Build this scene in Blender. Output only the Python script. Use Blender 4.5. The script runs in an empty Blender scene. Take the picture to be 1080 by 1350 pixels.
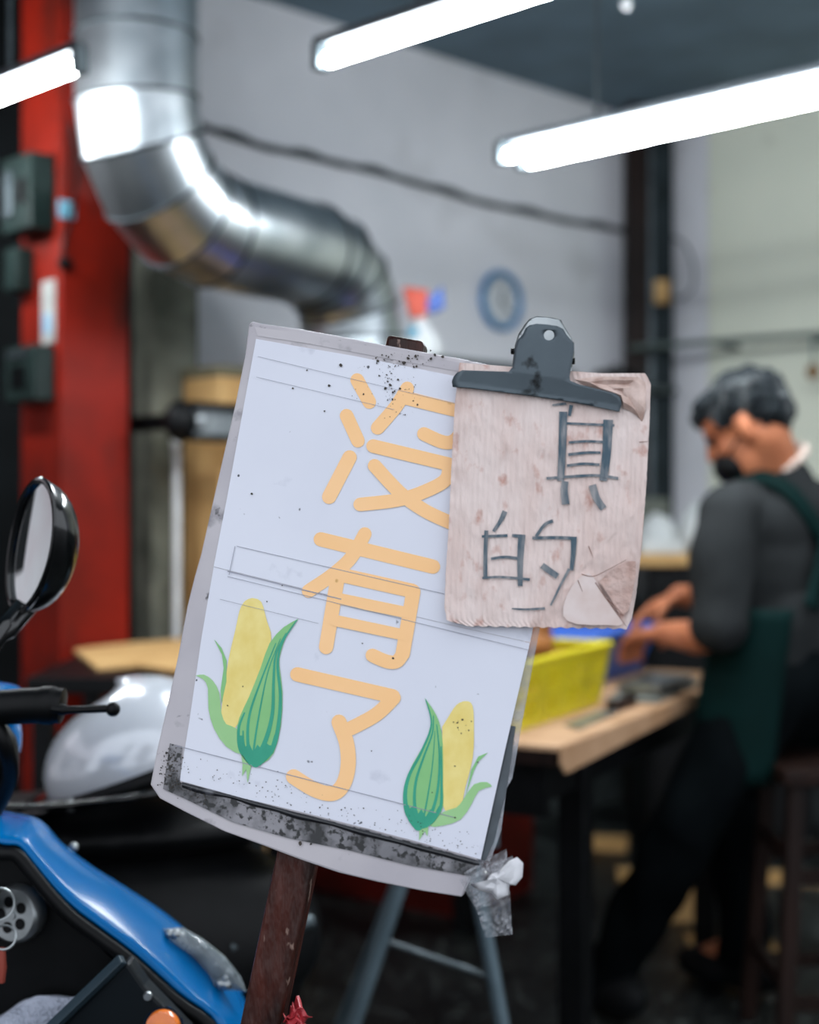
import bpy, bmesh, math, random
from mathutils import Vector, Matrix, noise
from mathutils.geometry import tessellate_polygon

random.seed(7)
sc = bpy.context.scene
COL = sc.collection
V = Vector

# ------------------------------------------------------------------ camera
CAMZ = 1.17
F = 1875.0
cd = bpy.data.cameras.new('camera')
cam = bpy.data.objects.new('camera', cd)
COL.objects.link(cam)
cam.location = (0, 0, CAMZ)
cam.rotation_euler = (math.radians(90), 0, 0)
cd.sensor_fit = 'VERTICAL'
cd.sensor_height = 36.0
cd.sensor_width = 28.8
cd.lens = 50.0
cd.clip_start = 0.05
cd.dof.use_dof = True
cd.dof.focus_distance = 1.29
cd.dof.aperture_fstop = 2.8
sc.camera = cam

# ------------------------------------------------------------------ world, exposure
wd = bpy.data.worlds.new('world')
sc.world = wd
wd.use_nodes = True
bg = wd.node_tree.nodes['Background']
bg.inputs[0].default_value = (0.86, 0.92, 1.0, 1)
bg.inputs[1].default_value = 1.78
sc.view_settings.view_transform = 'Standard'
sc.view_settings.look = 'None'
sc.view_settings.gamma = 1.0
sc.view_settings.exposure = 0.0
sc.view_settings.use_curve_mapping = False
TUBE_EMIT = 120.0


# ------------------------------------------------------------------ helpers
def P(px, py, d):
    return V(((px - 540) / F * d, d, CAMZ - (py - 675) / F * d))


def PZ(px, py, z):          # pixel on a horizontal plane
    d = (CAMZ - z) * F / (py - 675)
    return P(px, py, d)


S0 = V((-0.13930, 1.28374, CAMZ + 0.15597))
SN = V((-0.19813, -0.97511, 0.09957)).normalized()
SU = V((0.96179, -0.17382, -0.21151)).normalized()
SV = V((-0.18894, 0.13767, -0.97229)).normalized()


def S(px, py, off=0.0):     # pixel on the sign's plane, off metres in front
    r = P(px, py, 1.0) - V((0, 0, CAMZ))
    o = V((0, 0, CAMZ))
    t = (S0 + SN * off - o).dot(SN) / r.dot(SN)
    return o + r * t


WD = V((0.7193, 0.6947, 0))   # along the white wall
WN = V((0.6947, -0.7193, 0))  # out of the white wall


def WW(px, py, off=0.0):
    d = 4.98 / (1 - 0.966 * (px - 540) / F)
    return P(px, py, d) + WN * off


def lin(c):
    return c / 12.92 if c <= 0.04045 else ((c + 0.055) / 1.055) ** 2.4


def rgb(h):
    h = h.lstrip('#')
    return tuple(lin(int(h[i:i + 2], 16) / 255) for i in (0, 2, 4)) + (1.0,)


MATS = {}


def M(name, col, rough=0.5, metal=0.0, col2=None, scale=12.0, bump=0.0, bscale=60.0, lo=0.35, hi=0.65,
      coat=0.0, alpha=1.0, emit=0.0, stretch=None, detail=4.0, trans=0.0, spec=0.5):
    m = bpy.data.materials.new(name)
    m.use_nodes = True
    nt = m.node_tree
    N, L = nt.nodes, nt.links
    b = N['Principled BSDF']
    b.inputs['Roughness'].default_value = rough
    b.inputs['Metallic'].default_value = metal
    b.inputs['Coat Weight'].default_value = coat
    b.inputs['Coat Roughness'].default_value = 0.08
    b.inputs['Alpha'].default_value = alpha
    b.inputs['Specular IOR Level'].default_value = spec
    b.inputs['Transmission Weight'].default_value = trans
    c1 = rgb(col)
    c2 = rgb(col2) if col2 else tuple(x * 0.82 for x in c1[:3]) + (1,)
    tc = N.new('ShaderNodeTexCoord')
    mp = N.new('ShaderNodeMapping')
    L.new(tc.outputs['Object'], mp.inputs[0])
    if stretch:
        mp.inputs['Scale'].default_value = stretch
    nz = N.new('ShaderNodeTexNoise')
    nz.inputs['Scale'].default_value = scale
    nz.inputs['Detail'].default_value = detail
    L.new(mp.outputs[0], nz.inputs['Vector'])
    cr = N.new('ShaderNodeValToRGB')
    cr.color_ramp.elements[0].position = lo
    cr.color_ramp.elements[0].color = c1
    cr.color_ramp.elements[1].position = hi
    cr.color_ramp.elements[1].color = c2
    L.new(nz.outputs['Fac'], cr.inputs[0])
    L.new(cr.outputs[0], b.inputs['Base Color'])
    if emit:
        b.inputs['Emission Color'].default_value = c1
        b.inputs['Emission Strength'].default_value = emit
    if bump:
        n2 = N.new('ShaderNodeTexNoise')
        n2.inputs['Scale'].default_value = bscale
        n2.inputs['Detail'].default_value = 3
        L.new(mp.outputs[0], n2.inputs['Vector'])
        bp = N.new('ShaderNodeBump')
        bp.inputs['Strength'].default_value = bump
        bp.inputs['Distance'].default_value = 0.01
        L.new(n2.outputs['Fac'], bp.inputs['Height'])
        L.new(bp.outputs[0], b.inputs['Normal'])
    m['n'] = name
    MATS[name] = m
    return m


def layer(m, col, scale, lo, hi, detail=6.0, rough=None, stretch=None):
    """a second colour showing through in patches (dirt, wear, specks)"""
    nt = m.node_tree
    N, L = nt.nodes, nt.links
    b = N['Principled BSDF']
    src = b.inputs['Base Color'].links[0].from_socket
    tc = N.new('ShaderNodeTexCoord')
    mp = N.new('ShaderNodeMapping')
    mp.inputs['Location'].default_value = (3.1 + scale, 1.7, 5.3)
    if stretch:
        mp.inputs['Scale'].default_value = stretch
    L.new(tc.outputs['Object'], mp.inputs[0])
    nz = N.new('ShaderNodeTexNoise')
    nz.inputs['Scale'].default_value = scale
    nz.inputs['Detail'].default_value = detail
    L.new(mp.outputs[0], nz.inputs['Vector'])
    mr = N.new('ShaderNodeMapRange')
    mr.inputs['From Min'].default_value = lo
    mr.inputs['From Max'].default_value = hi
    L.new(nz.outputs['Fac'], mr.inputs['Value'])
    mx = N.new('ShaderNodeMix')
    mx.data_type = 'RGBA'
    L.new(mr.outputs[0], mx.inputs['Factor'])
    L.new(src, mx.inputs['A'])
    mx.inputs['B'].default_value = rgb(col)
    L.new(mx.outputs['Result'], b.inputs['Base Color'])
    if rough is not None:
        r0 = b.inputs['Roughness'].default_value
        m2 = N.new('ShaderNodeMapRange')
        m2.inputs['From Min'].default_value = lo
        m2.inputs['From Max'].default_value = hi
        m2.inputs['To Min'].default_value = r0
        m2.inputs['To Max'].default_value = rough
        L.new(nz.outputs['Fac'], m2.inputs['Value'])
        L.new(m2.outputs[0], b.inputs['Roughness'])
    return m


def frame(axis):
    a = V(axis).normalized()
    r = V((0, 0, 1)) if abs(a.z) < 0.9 else V((1, 0, 0))
    u = a.cross(r).normalized()
    return u, a.cross(u).normalized(), a


class MB:
    def __init__(self):
        self.v = []
        self.f = []

    def add(self, vs, fs):
        n = len(self.v)
        self.v += [V(p) for p in vs]
        self.f += [tuple(i + n for i in f) for f in fs]
        return self

    def box(self, c, hx, hy, hz):      # centre and three half-axis vectors (or floats)
        c = V(c)
        ax = []
        for i, h in enumerate((hx, hy, hz)):
            if isinstance(h, (int, float)):
                t = [0, 0, 0]
                t[i] = h
                h = t
            ax.append(V(h))
        vs = [c + ax[0] * i + ax[1] * j + ax[2] * k for k in (-1, 1) for j in (-1, 1) for i in (-1, 1)]
        fs = [(0, 2, 3, 1), (4, 5, 7, 6), (0, 1, 5, 4), (2, 6, 7, 3), (0, 4, 6, 2), (1, 3, 7, 5)]
        if ax[0].cross(ax[1]).dot(ax[2]) < 0:
            fs = [f[::-1] for f in fs]
        return self.add(vs, fs)

    def aabb(self, lo, hi):
        lo, hi = V(lo), V(hi)
        h = (hi - lo) / 2
        return self.box((lo + hi) / 2, h.x, h.y, h.z)

    def tube(self, path, rad, n=12, cap=True, closed=False, flat=1.0, up=None):
        path = [V(p) for p in path]
        m = len(path)
        if not hasattr(rad, '__len__'):
            rad = [rad] * m
        vs = []
        u = None
        for i, p in enumerate(path):
            if closed:
                t = path[(i + 1) % m] - path[i - 1]
            else:
                t = path[min(i + 1, m - 1)] - path[max(i - 1, 0)]
            if t.length < 1e-9:
                t = V((0, 0, 1))
            t.normalize()
            if u is None:
                u = V(up) if up else frame(t)[0]
            u = (u - t * u.dot(t))
            if u.length < 1e-6:
                u = frame(t)[0]
            u.normalize()
            w = t.cross(u)
            for k in range(n):
                a = 2 * math.pi * k / n
                vs.append(p + (u * math.cos(a) + w * math.sin(a) * flat) * rad[i])
        fs = []
        for i in range(m if closed else m - 1):
            j = (i + 1) % m
            for k in range(n):
                l = (k + 1) % n
                fs.append((i * n + k, i * n + l, j * n + l, j * n + k))
        if cap and not closed:
            fs.append(tuple(range(n))[::-1])
            fs.append(tuple((m - 1) * n + k for k in range(n)))
        return self.add(vs, fs)

    def cyl(self, a, b, r, r2=None, n=16):
        return self.tube([a, b], [r, r if r2 is None else r2], n)

    def ball(self, c, ax, n=16, m=10):
        c = V(c)
        if isinstance(ax, (int, float)):
            ax = (V((ax, 0, 0)), V((0, ax, 0)), V((0, 0, ax)))
        ax = [V(a) for a in ax]
        vs = [c - ax[2]]
        for i in range(1, m):
            t = -math.pi / 2 + math.pi * i / m
            for k in range(n):
                a = 2 * math.pi * k / n
                vs.append(c + ax[0] * math.cos(a) * math.cos(t) + ax[1] * math.sin(a) * math.cos(t) + ax[2] * math.sin(t))
        vs.append(c + ax[2])
        fs = []
        for k in range(n):
            l = (k + 1) % n
            fs.append((0, 1 + l, 1 + k))
            for i in range(m - 2):
                fs.append((1 + i * n + k, 1 + i * n + l, 1 + (i + 1) * n + l, 1 + (i + 1) * n + k))
            fs.append((1 + (m - 2) * n + k, 1 + (m - 2) * n + l, len(vs) - 1))
        return self.add(vs, fs)

    def lathe(self, o, axis, prof, n=24):    # prof: (radius, height)
        u, w, a = frame(axis)
        o = V(o)
        vs = []
        for r, h in prof:
            for k in range(n):
                t = 2 * math.pi * k / n
                vs.append(o + a * h + (u * math.cos(t) + w * math.sin(t)) * max(r, 1e-5))
        fs = []
        for i in range(len(prof) - 1):
            for k in range(n):
                l = (k + 1) % n
                fs.append((i * n + k, i * n + l, (i + 1) * n + l, (i + 1) * n + k))
        fs.append(tuple(range(n))[::-1])
        fs.append(tuple((len(prof) - 1) * n + k for k in range(n)))
        return self.add(vs, fs)

    def prism(self, pts, vec):               # flat outline pushed along vec
        pts = [V(p) for p in pts]
        vec = V(vec)
        n = len(pts)
        tri = tessellate_polygon([pts])
        vs = pts + [p + vec for p in pts]
        fs = []
        nv = V((0, 0, 0))
        for i in range(n):
            nv += pts[i].cross(pts[(i + 1) % n])
        flip = nv.dot(vec) < 0
        for t in tri:
            a, b, c = pts[t[0]], pts[t[1]], pts[t[2]]
            tt = t if (b - a).cross(c - a).dot(vec) > 0 else (t[0], t[2], t[1])
            fs.append(tuple(i + n for i in tt))
            fs.append((tt[0], tt[2], tt[1]))
        for i in range(n):
            j = (i + 1) % n
            f = (i, j, j + n, i + n)
            fs.append(f[::-1] if flip else f)
        return self.add(vs, fs)

    def torus(self, c, axis, R, r, n=32, m=10, ry=None):
        u, w, a = frame(axis)
        c = V(c)
        return self.tube([c + (u * math.cos(t) + w * math.sin(t)) * R for t in [2 * math.pi * k / n for k in range(n)]],
                         r, m, closed=True)

    def grid(self, fn, nu, nv):
        vs = [fn(i / nu, j / nv) for j in range(nv + 1) for i in range(nu + 1)]
        fs = [(j * (nu + 1) + i, j * (nu + 1) + i + 1, (j + 1) * (nu + 1) + i + 1, (j + 1) * (nu + 1) + i)
              for j in range(nv) for i in range(nu)]
        return self.add(vs, fs)

    def build(self, name, mat, parent=None, smooth=True, bevel=0.0, solid=0.0, label=None, cat=None, group=None,
              kind=None, angle=40):
        lo = V((min(p.x for p in self.v), min(p.y for p in self.v), min(p.z for p in self.v)))
        hi = V((max(p.x for p in self.v), max(p.y for p in self.v), max(p.z for p in self.v)))
        base = V(((lo.x + hi.x) / 2, (lo.y + hi.y) / 2, lo.z))
        me = bpy.data.meshes.new(name)
        me.from_pydata([p - base for p in self.v], [], self.f)
        me.materials.append(mat)
        if smooth:
            me.polygons.foreach_set('use_smooth', [True] * len(me.polygons))
            me.set_sharp_from_angle(angle=math.radians(angle))
        me.update()
        o = bpy.data.objects.new(name, me)
        COL.objects.link(o)
        off = V((0, 0, 0))
        if parent is not None:
            o.parent = parent
            q = parent
            while q is not None:
                off += q.location
                q = q.parent
        o.location = base - off
        if solid:
            md = o.modifiers.new('solid', 'SOLIDIFY')
            md.thickness = solid
            md.offset = 0
        if bevel:
            md = o.modifiers.new('bevel', 'BEVEL')
            md.width = bevel
            md.segments = 2
            md.limit_method = 'ANGLE'
            md.angle_limit = math.radians(50)
        return tag(o, label, cat, group, kind)


def tag(o, label=None, cat=None, group=None, kind=None):
    if label:
        o['label'] = label
    if cat:
        o['category'] = cat
    if group:
        o['group'] = group
    if kind:
        o['kind'] = kind
    return o


def thing(name, loc, label, cat, group=None):
    o = bpy.data.objects.new(name, None)
    o.empty_display_size = 0.05
    COL.objects.link(o)
    o.location = loc
    return tag(o, label, cat, group)


def copy_tree(o, parent=None):
    c = o.copy()
    COL.objects.link(c)
    c.parent = parent
    for ch in [x for x in COL.objects if x.parent == o]:
        copy_tree(ch, c)
    return c


def blob(name, elems, voxel, mat, parent, smooth=6, wob=0.0, wscale=9.0, **kw):
    """capsules and ellipsoids fused into one continuous skin"""
    mb = MB()
    for e in elems:
        if e[0] == 'e':
            mb.ball(e[1], e[2], 20, 14)
        else:
            pts, rad = e[1], e[2]
            pts = [V(p) for p in pts]
            q, r = [], []
            t0 = (pts[0] - pts[1]).normalized()
            t1 = (pts[-1] - pts[-2]).normalized()
            for a in (80, 60, 35, 15):
                q.append(pts[0] + t0 * rad[0] * math.sin(math.radians(a)))
                r.append(rad[0] * math.cos(math.radians(a)))
            q += pts
            r += rad
            for a in (15, 35, 60, 80):
                q.append(pts[-1] + t1 * rad[-1] * math.sin(math.radians(a)))
                r.append(rad[-1] * math.cos(math.radians(a)))
            mb.tube(q, r, 14, flat=(e[3] if len(e) > 3 else 1.0), up=(e[4] if len(e) > 4 else None))
    me = bpy.data.meshes.new('tmp')
    me.from_pydata(mb.v, [], mb.f)
    o = bpy.data.objects.new('tmp', me)
    COL.objects.link(o)
    md = o.modifiers.new('r', 'REMESH')
    md.mode = 'VOXEL'
    md.voxel_size = voxel
    if smooth:
        ms = o.modifiers.new('s', 'SMOOTH')
        ms.iterations = smooth
        ms.factor = 0.5
    dg = bpy.context.evaluated_depsgraph_get()
    ev = o.evaluated_get(dg)
    m2 = ev.to_mesh()
    out = MB()
    vs = [v.co.copy() for v in m2.vertices]
    if wob:
        ns = [v.normal.copy() for v in m2.vertices]
        vs = [p + n * wob * noise.noise(V((p.x * wscale, p.y * wscale, p.z * wscale * 0.6))) for p, n in zip(vs, ns)]
    out.add(vs, [tuple(p.vertices) for p in m2.polygons])
    ev.to_mesh_clear()
    bpy.data.objects.remove(o)
    bpy.data.meshes.remove(me)
    return out.build(name, mat, parent, angle=180, **kw)


def smooth_path(pts, n=6):
    pts = [V(p) for p in pts]
    out = []
    m = len(pts)
    for i in range(m - 1):
        p0, p1, p2, p3 = pts[max(i - 1, 0)], pts[i], pts[i + 1], pts[min(i + 2, m - 1)]
        for k in range(n):
            t = k / n
            out.append(0.5 * ((2 * p1) + (p2 - p0) * t + (2 * p0 - 5 * p1 + 4 * p2 - p3) * t * t
                              + (3 * p1 - p0 - 3 * p2 + p3) * t ** 3))
    out.append(pts[-1])
    return out


def rim(mb, outer_pts, r, n=8):
    mb.tube(outer_pts, r, n, closed=True)


# ------------------------------------------------------------------ materials
m_wall = layer(M('white_plaster', '#e2e2e8', 0.75, col2='#d9dae0', scale=3, bump=0.15, bscale=30), '#b4b4b6', 2.2, 0.6, 0.85)
m_dado = layer(M('grey_render', '#4a5050', 0.8, col2='#33393a', scale=14, bump=0.4, bscale=50, spec=0.1), '#6a7070', 60, 0.58, 0.7)
m_cream = layer(M('cream_panel', '#e0e3d2', 0.6, col2='#d8dccc', scale=2), '#b3b5a4', 5, 0.62, 0.8)
m_ceil = M('slate_ceiling', '#5d7280', 0.8, col2='#50636f', scale=4)
m_floor = layer(M('wet_asphalt', '#0a0d0e', 0.4, col2='#131617', scale=9, bump=0.6, bscale=90, spec=0.3), '#7d8582', 45, 0.55, 0.68, rough=0.5)
layer(m_floor, '#060809', 5, 0.48, 0.58)
m_dark = M('dark_wall', '#101416', 0.7, col2='#07090a', scale=5, spec=0.1)
m_red = layer(M('red_paint', '#7c1709', 0.5, col2='#5f1207', scale=5, bump=0.1, spec=0.15), '#32130d', 6, 0.54, 0.72, stretch=(1, 1, 0.5))
m_conc = layer(M('grey_concrete', '#73756a', 0.85, col2='#55584f', scale=9, bump=0.3, spec=0.15), '#2f322d', 5, 0.58, 0.75, stretch=(1, 1, 0.4))
m_duct = M('galvanised_duct', '#ccd2d5', 0.33, 1.0, col2='#a3abb0', scale=7, bump=0.06, bscale=9)
m_seam = M('duct_seam', '#3a4145', 0.5, 0.8)
m_steel = M('brushed_steel', '#a4a9ab', 0.35, 0.9, col2='#8b9092', scale=30)
m_dsteel = M('dull_steel', '#4d565a', 0.4, 0.7, col2='#3b4347', scale=20)
m_black = M('black_plastic', '#0a0b0d', 0.45, col2='#050607', scale=20, bump=0.05, spec=0.15)
m_gloss = M('black_gloss', '#07080a', 0.18, col2='#040506', coat=0.6, spec=0.3)
m_housing = M('lamp_housing', '#3d4348', 0.5)
m_tube = M('lit_tube', '#f4fbff', 0.4, emit=TUBE_EMIT, col2='#f4fbff')
m_brown = M('brown_wood', '#1f110c', 0.5, col2='#120907', scale=30, stretch=(1, 1, 0.15), bump=0.2, spec=0.15)
m_tan = layer(M('tan_board', '#c9a26a', 0.75, col2='#b98f58', scale=8, bump=0.1), '#8d6b41', 4, 0.62, 0.8)
m_pink = layer(M('raw_wood', '#b08c6c', 0.7, col2='#9a7452', scale=10, stretch=(0.3, 1, 1)), '#7d5a3f', 9, 0.66, 0.78)
m_blue = M('blue_paint', '#0062a2', 0.2, col2='#005a96', spec=0.2, coat=0.0, scale=3)
m_silver = M('silver_paint', '#c9ccd3', 0.22, 0.15, col2='#c2c6cd', coat=0.8, scale=3)
m_mirror = M('mirror_glass', '#e8ecee', 0.03, 1.0, col2='#e3e8ea')
m_orange = M('amber_lens', '#e8760a', 0.25, col2='#d56503', scale=60, coat=0.5)
m_white = M('white_plastic', '#d7d9da', 0.45)
m_yel = M('yellow_plastic', '#c9bc14', 0.4, col2='#bcae10', scale=5)
m_bluep = M('blue_plastic', '#0056b8', 0.35, col2='#004ca8', scale=5)
m_redp = M('red_plastic', '#551009', 0.5, col2='#3d0c07', scale=5, spec=0.15)
m_cob = M('roasted_corn', '#a5682a', 0.6, col2='#6e4019', scale=40, bump=0.5, bscale=140)
m_cloth = M('grey_cloth', '#6a6c66', 0.95, col2='#4a4c48', scale=14, bump=0.4)
m_towel = M('white_towel', '#b9bfd0', 0.95, col2='#a2a9ba', scale=50, bump=0.9, bscale=240)
m_skin = M('skin', '#b3704f', 0.5, col2='#9a5b3e', scale=14, bump=0.05, spec=0.25)
m_hair = layer(M('grey_hair', '#1d2225', 0.6, col2='#11161a', scale=30, bump=0.8, bscale=120, spec=0.1), '#5c5f60', 18, 0.55, 0.7, stretch=(1, 1, 0.4))
m_shirt = M('charcoal_cotton', '#2b2d2e', 0.9, col2='#242627', scale=7, bump=0.15, bscale=40, spec=0.03)
m_apron = M('green_apron', '#031d1c', 0.75, col2='#021716', scale=8, spec=0.08)
m_trous = M('navy_trousers', '#080c0e', 0.9, col2='#05080a', scale=12, bump=0.2, spec=0.03)
m_collar = M('pale_collar', '#c9b6aa', 0.9)
m_kraft = layer(M('kraft_board', '#e0d0cb', 0.85, col2='#d6c0b9', scale=25, stretch=(1, 1, 0.3), bump=0.25, bscale=160, spec=0.1), '#b99a90', 30, 0.58, 0.78, stretch=(1, 1, 0.5))
layer(m_kraft, '#bf978c', 70, 0.58, 0.72, stretch=(1, 1, 0.7))
m_kedge = M('torn_kraft', '#d8c1b8', 0.9, col2='#a98d82', scale=60)
m_ink = M('marker_ink', '#4f606b', 0.8, col2='#9c9a9b', scale=150, stretch=(1, 1, 0.2), lo=0.42, hi=0.72, spec=0.05)
m_paper = layer(layer(M('white_paper', '#d9dbe6', 0.35, col2='#d3d5e1', scale=6), '#b4b6c4', 26, 0.66, 0.8), '#3c3e48', 75, 0.735, 0.76, 2.0)
m_print = layer(M('orange_print', '#fdcb93', 0.4, col2='#f9c384', scale=8), '#cf9a55', 60, 0.70, 0.76)
m_cobp = M('yellow_print', '#ecd987', 0.4, col2='#e4cc70', scale=55, stretch=(1, 1, 0.8))
m_leafl = M('light_green_print', '#86c07c', 0.4, col2='#79b874', scale=20)
m_leafd = M('dark_green_print', '#1d9476', 0.4, col2='#2da081', scale=25)
m_leafp = M('pale_green_print', '#9cc98d', 0.4, col2='#8dc07f', scale=20)
m_board = layer(layer(M('taped_board', '#bcb7bb', 0.45, col2='#aca7ad', scale=9), '#66646a', 30, 0.6, 0.75), '#232427', 60, 0.68, 0.74)
m_tape = layer(layer(M('grimy_tape', '#8b898e', 0.3, col2='#6e6d72', scale=20), '#202124', 45, 0.44, 0.66, 9.0), '#131416', 170, 0.52, 0.60)
m_line = M('crease', '#9a9ba8', 0.6)
m_grime = M('grime', '#2b2622', 0.7, col2='#403830', scale=60)
m_clip = layer(M('clip_steel', '#4c575e', 0.4, 0.45, col2='#414b52', scale=18), '#15181a', 45, 0.62, 0.72, rough=0.7)
m_shoe = M('dark_shoe', '#0b0d0f', 0.6, spec=0.15)
m_rust = layer(M('rusty_brown', '#4a2118', 0.38, col2='#23100b', scale=40, stretch=(1, 1, 0.2), bump=0.5, bscale=120, spec=0.25), '#9d8478', 90, 0.63, 0.70, stretch=(1, 1, 0.4))


def clear_plastic(name, col, mixf, rough):
    m = bpy.data.materials.new(name)
    m.use_nodes = True
    nt = m.node_tree
    N, L = nt.nodes, nt.links
    b = N['Principled BSDF']
    b.inputs['Base Color'].default_value = rgb(col)
    b.inputs['Roughness'].default_value = rough
    tr = N.new('ShaderNodeBsdfTransparent')
    mx = N.new('ShaderNodeMixShader')
    tc = N.new('ShaderNodeTexCoord')
    nz = N.new('ShaderNodeTexNoise')
    nz.inputs['Scale'].default_value = 60
    L.new(tc.outputs['Object'], nz.inputs['Vector'])
    mr = N.new('ShaderNodeMapRange')
    mr.inputs['From Min'].default_value = 0.3
    mr.inputs['From Max'].default_value = 0.75
    mr.inputs['To Min'].default_value = mixf * 0.6
    mr.inputs['To Max'].default_value = min(mixf * 1.6, 1)
    L.new(nz.outputs['Fac'], mr.inputs['Value'])
    L.new(mr.outputs[0], mx.inputs[0])
    L.new(tr.outputs[0], mx.inputs[1])
    L.new(b.outputs[0], mx.inputs[2])
    L.new(mx.outputs[0], N['Material Output'].inputs[0])
    return m


m_clear = clear_plastic('clear_sleeve', '#a9acb4', 0.32, 0.15)
m_cling = clear_plastic('clear_tape', '#c4c6cc', 0.34, 0.05)
m_lens = clear_plastic('clear_lens', '#9aa4aa', 0.4, 0.05)

# ================================================================== SETTING
CZ = 2.8
MB().aabb((-12, -14, -0.1), (12, 8, 0.0)).build('floor', m_floor, kind='structure', label='dark wet speckled asphalt floor')
MB().prism([(-3.6, 0.9, CZ), (3.9, 0.9, CZ), (3.9, 3.2, CZ), (1.05, 6.1, CZ), (-0.9, 4.36, CZ), (-3.6, 4.36, CZ)], (0, 0, 0.1)).build(
    'ceiling', m_ceil, kind='structure', smooth=False, label='dark slate blue ceiling')
CORNER = V((0.98, 5.927, 0))
WL = CORNER - WD * 2.35
wb = MB().box((WL + CORNER) / 2 - WN * 0.05 + V((0, 0, CZ / 2)), WD * 1.175, WN * 0.05, V((0, 0, CZ / 2))).build(
    'wall_back', m_wall, kind='structure', smooth=False, label='white plaster wall behind the cooking hood')
MB().box((WL + CORNER) / 2 + WN * 0.01 + V((0, 0, 0.42)), WD * 1.17, WN * 0.012, V((0, 0, 0.42))).build('dado', m_dado, wb, smooth=False)
RD = WN.copy()
RN = -WD
CR = CORNER + RD * 4.1
wr = MB().box((CORNER + CR) / 2 + WD * 0.05 + V((0, 0, CZ / 2)), RD * 2.05, WD * 0.05, V((0, 0, CZ / 2))).build(
    'wall_right', m_wall, kind='structure', smooth=False, label='pale side wall with cream panels')
MB().box((CORNER + CR) / 2 + RN * 0.01 + V((0, 0, 0.42)), RD * 2.04, RN * 0.012, V((0, 0, 0.42))).build('dado', m_dado, wr, smooth=False)
for a, b in ((0.33, 1.25), (1.27, 2.2), (2.22, 3.15)):
    MB().box(CORNER + RD * (a + b) / 2 + RN * 0.012 + V((0, 0, 1.8)), RD * (b - a) / 2, RN * 0.014, V((0, 0, 0.95))).build(
        'panel', m_cream, wr, smooth=False, bevel=0.004)
MB().aabb((-3.6, 4.27, 0), (-0.70, 4.37, CZ)).build('wall_left', m_dark, kind='structure', smooth=False, label='black wall left of the red column')

nb = thing('mirror_backdrop_shop', (-5.4, 1.0, 0), 'added unseen pale shopfront with red awning for the scooter mirror to reflect', 'building')  # unseen shopfront, added only to give the scooter mirror something to reflect
m_nb = M('pale_facade', '#f4efef', 0.8, col2='#ecdfe0', scale=2)
MB().aabb((-6.4, -1.5, 0), (-5.2, 7.0, 6)).build('facade', m_nb, nb, smooth=False)
MB().prism([(-5.2, -1.2, 2.5), (-4.4, -1.2, 2.2), (-4.4, -1.2, 2.15), (-5.2, -1.2, 2.45)], (0, 7.5, 0)).build('awning', m_red, nb, smooth=False)
for y in (-0.8, 1.9, 4.6):
    MB().aabb((-5.24, y, 0.9), (-5.18, y + 0.8, 2.0)).build('window', m_black, nb, smooth=False)

# ------------------------------------------------------------------ big fixed things
KE = V((-0.871, 3.55, 0))
kc = KE + WD * 0.1 - WN * 0.1
kt = thing('steel_column', kc, 'square red painted steel column with worn dark patches', 'column')
MB().box(kc + V((0, 0, CZ / 2)), WD * 0.1, WN * 0.1, V((0, 0, CZ / 2))).build('shaft', m_red, kt, bevel=0.006, smooth=False)
MB().box(kc + V((0, 0, 0.012)), WD * 0.14, WN * 0.14, V((0, 0, 0.012))).build('base_plate', m_dsteel, kt, smooth=False)
pc = V((-0.71, 3.95, 0)) + WD * 0.06 - WN * 0.03
MB().box(pc + V((0, 0, CZ / 2)), WD * 0.08, WN * 0.05, V((0, 0, CZ / 2))).build(
    'concrete_post', m_conc, bevel=0.01, smooth=False, label='grey weathered concrete post beside the red column', cat='post')

# dark post in the far corner
dp = thing('corner_post', (0.95, 5.72, 0), 'dark brown post in the far corner between the walls', 'post')
MB().aabb((0.865, 5.66, 0), (0.955, 5.76, CZ)).build('timber', m_brown, dp, smooth=False, bevel=0.005)
MB().aabb((0.965, 5.68, 0), (1.055, 5.76, CZ)).build('timber', M('charcoal_timber', '#2a3236', 0.7, col2='#1d2427', spec=0.1), dp, smooth=False, bevel=0.005)
MB().aabb((0.953, 5.655, 0), (0.970, 5.70, CZ)).build('conduit', m_dsteel, dp, smooth=False)
MB().aabb((0.975, 5.64, 2.0), (1.03, 5.685, 2.09)).build('switch_box', m_tan, dp, smooth=False, bevel=0.004)


# ------------------------------------------------------------------ fluorescent lamps
TD = V((0.722, -0.692, 0))
TS = V((0.692, 0.722, 0))
TZ = CAMZ + 0.85


def lamp(end, n, label, L=1.2, s0=0.0):
    e = V(end)
    mid = e + TD * L / 2 + TS * 0.04 * (n - 1)
    t = thing('fluorescent_lamp', mid + V((0, 0, 0.03)), label, 'lamp')
    w = 0.014 + 0.03 * (n - 1)
    MB().box(mid + V((0, 0, 0.036)), TD * (L / 2 + 0.02), TS * w, V((0, 0, 0.010))).build('housing', m_housing, t, smooth=False, bevel=0.004)
    for k in range(n):
        a = e + TS * 0.08 * k
        MB().cyl(a + TD * 0.012, a + TD * (L - 0.012), 0.0135, n=16).build('tube', m_tube, t)
        for q, sg in ((a, 1), (a + TD * L, -1)):
            h = MB().box(q - TD * 0.012 * sg + V((0, 0, 0.010)), TD * 0.010, TS * 0.015, V((0, 0, 0.026)))
            h.build('lamp_holder', m_dsteel, t, smooth=False, bevel=0.003)
    for f in (0.2, 0.8):
        q = e + TD * L * f + TS * 0.04 * (n - 1)
        MB().cyl(q + V((0, 0, 0.044)), V((q.x, q.y, CZ)), 0.005, n=8).build('hanger_rod', m_dsteel, t)
    return t


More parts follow.
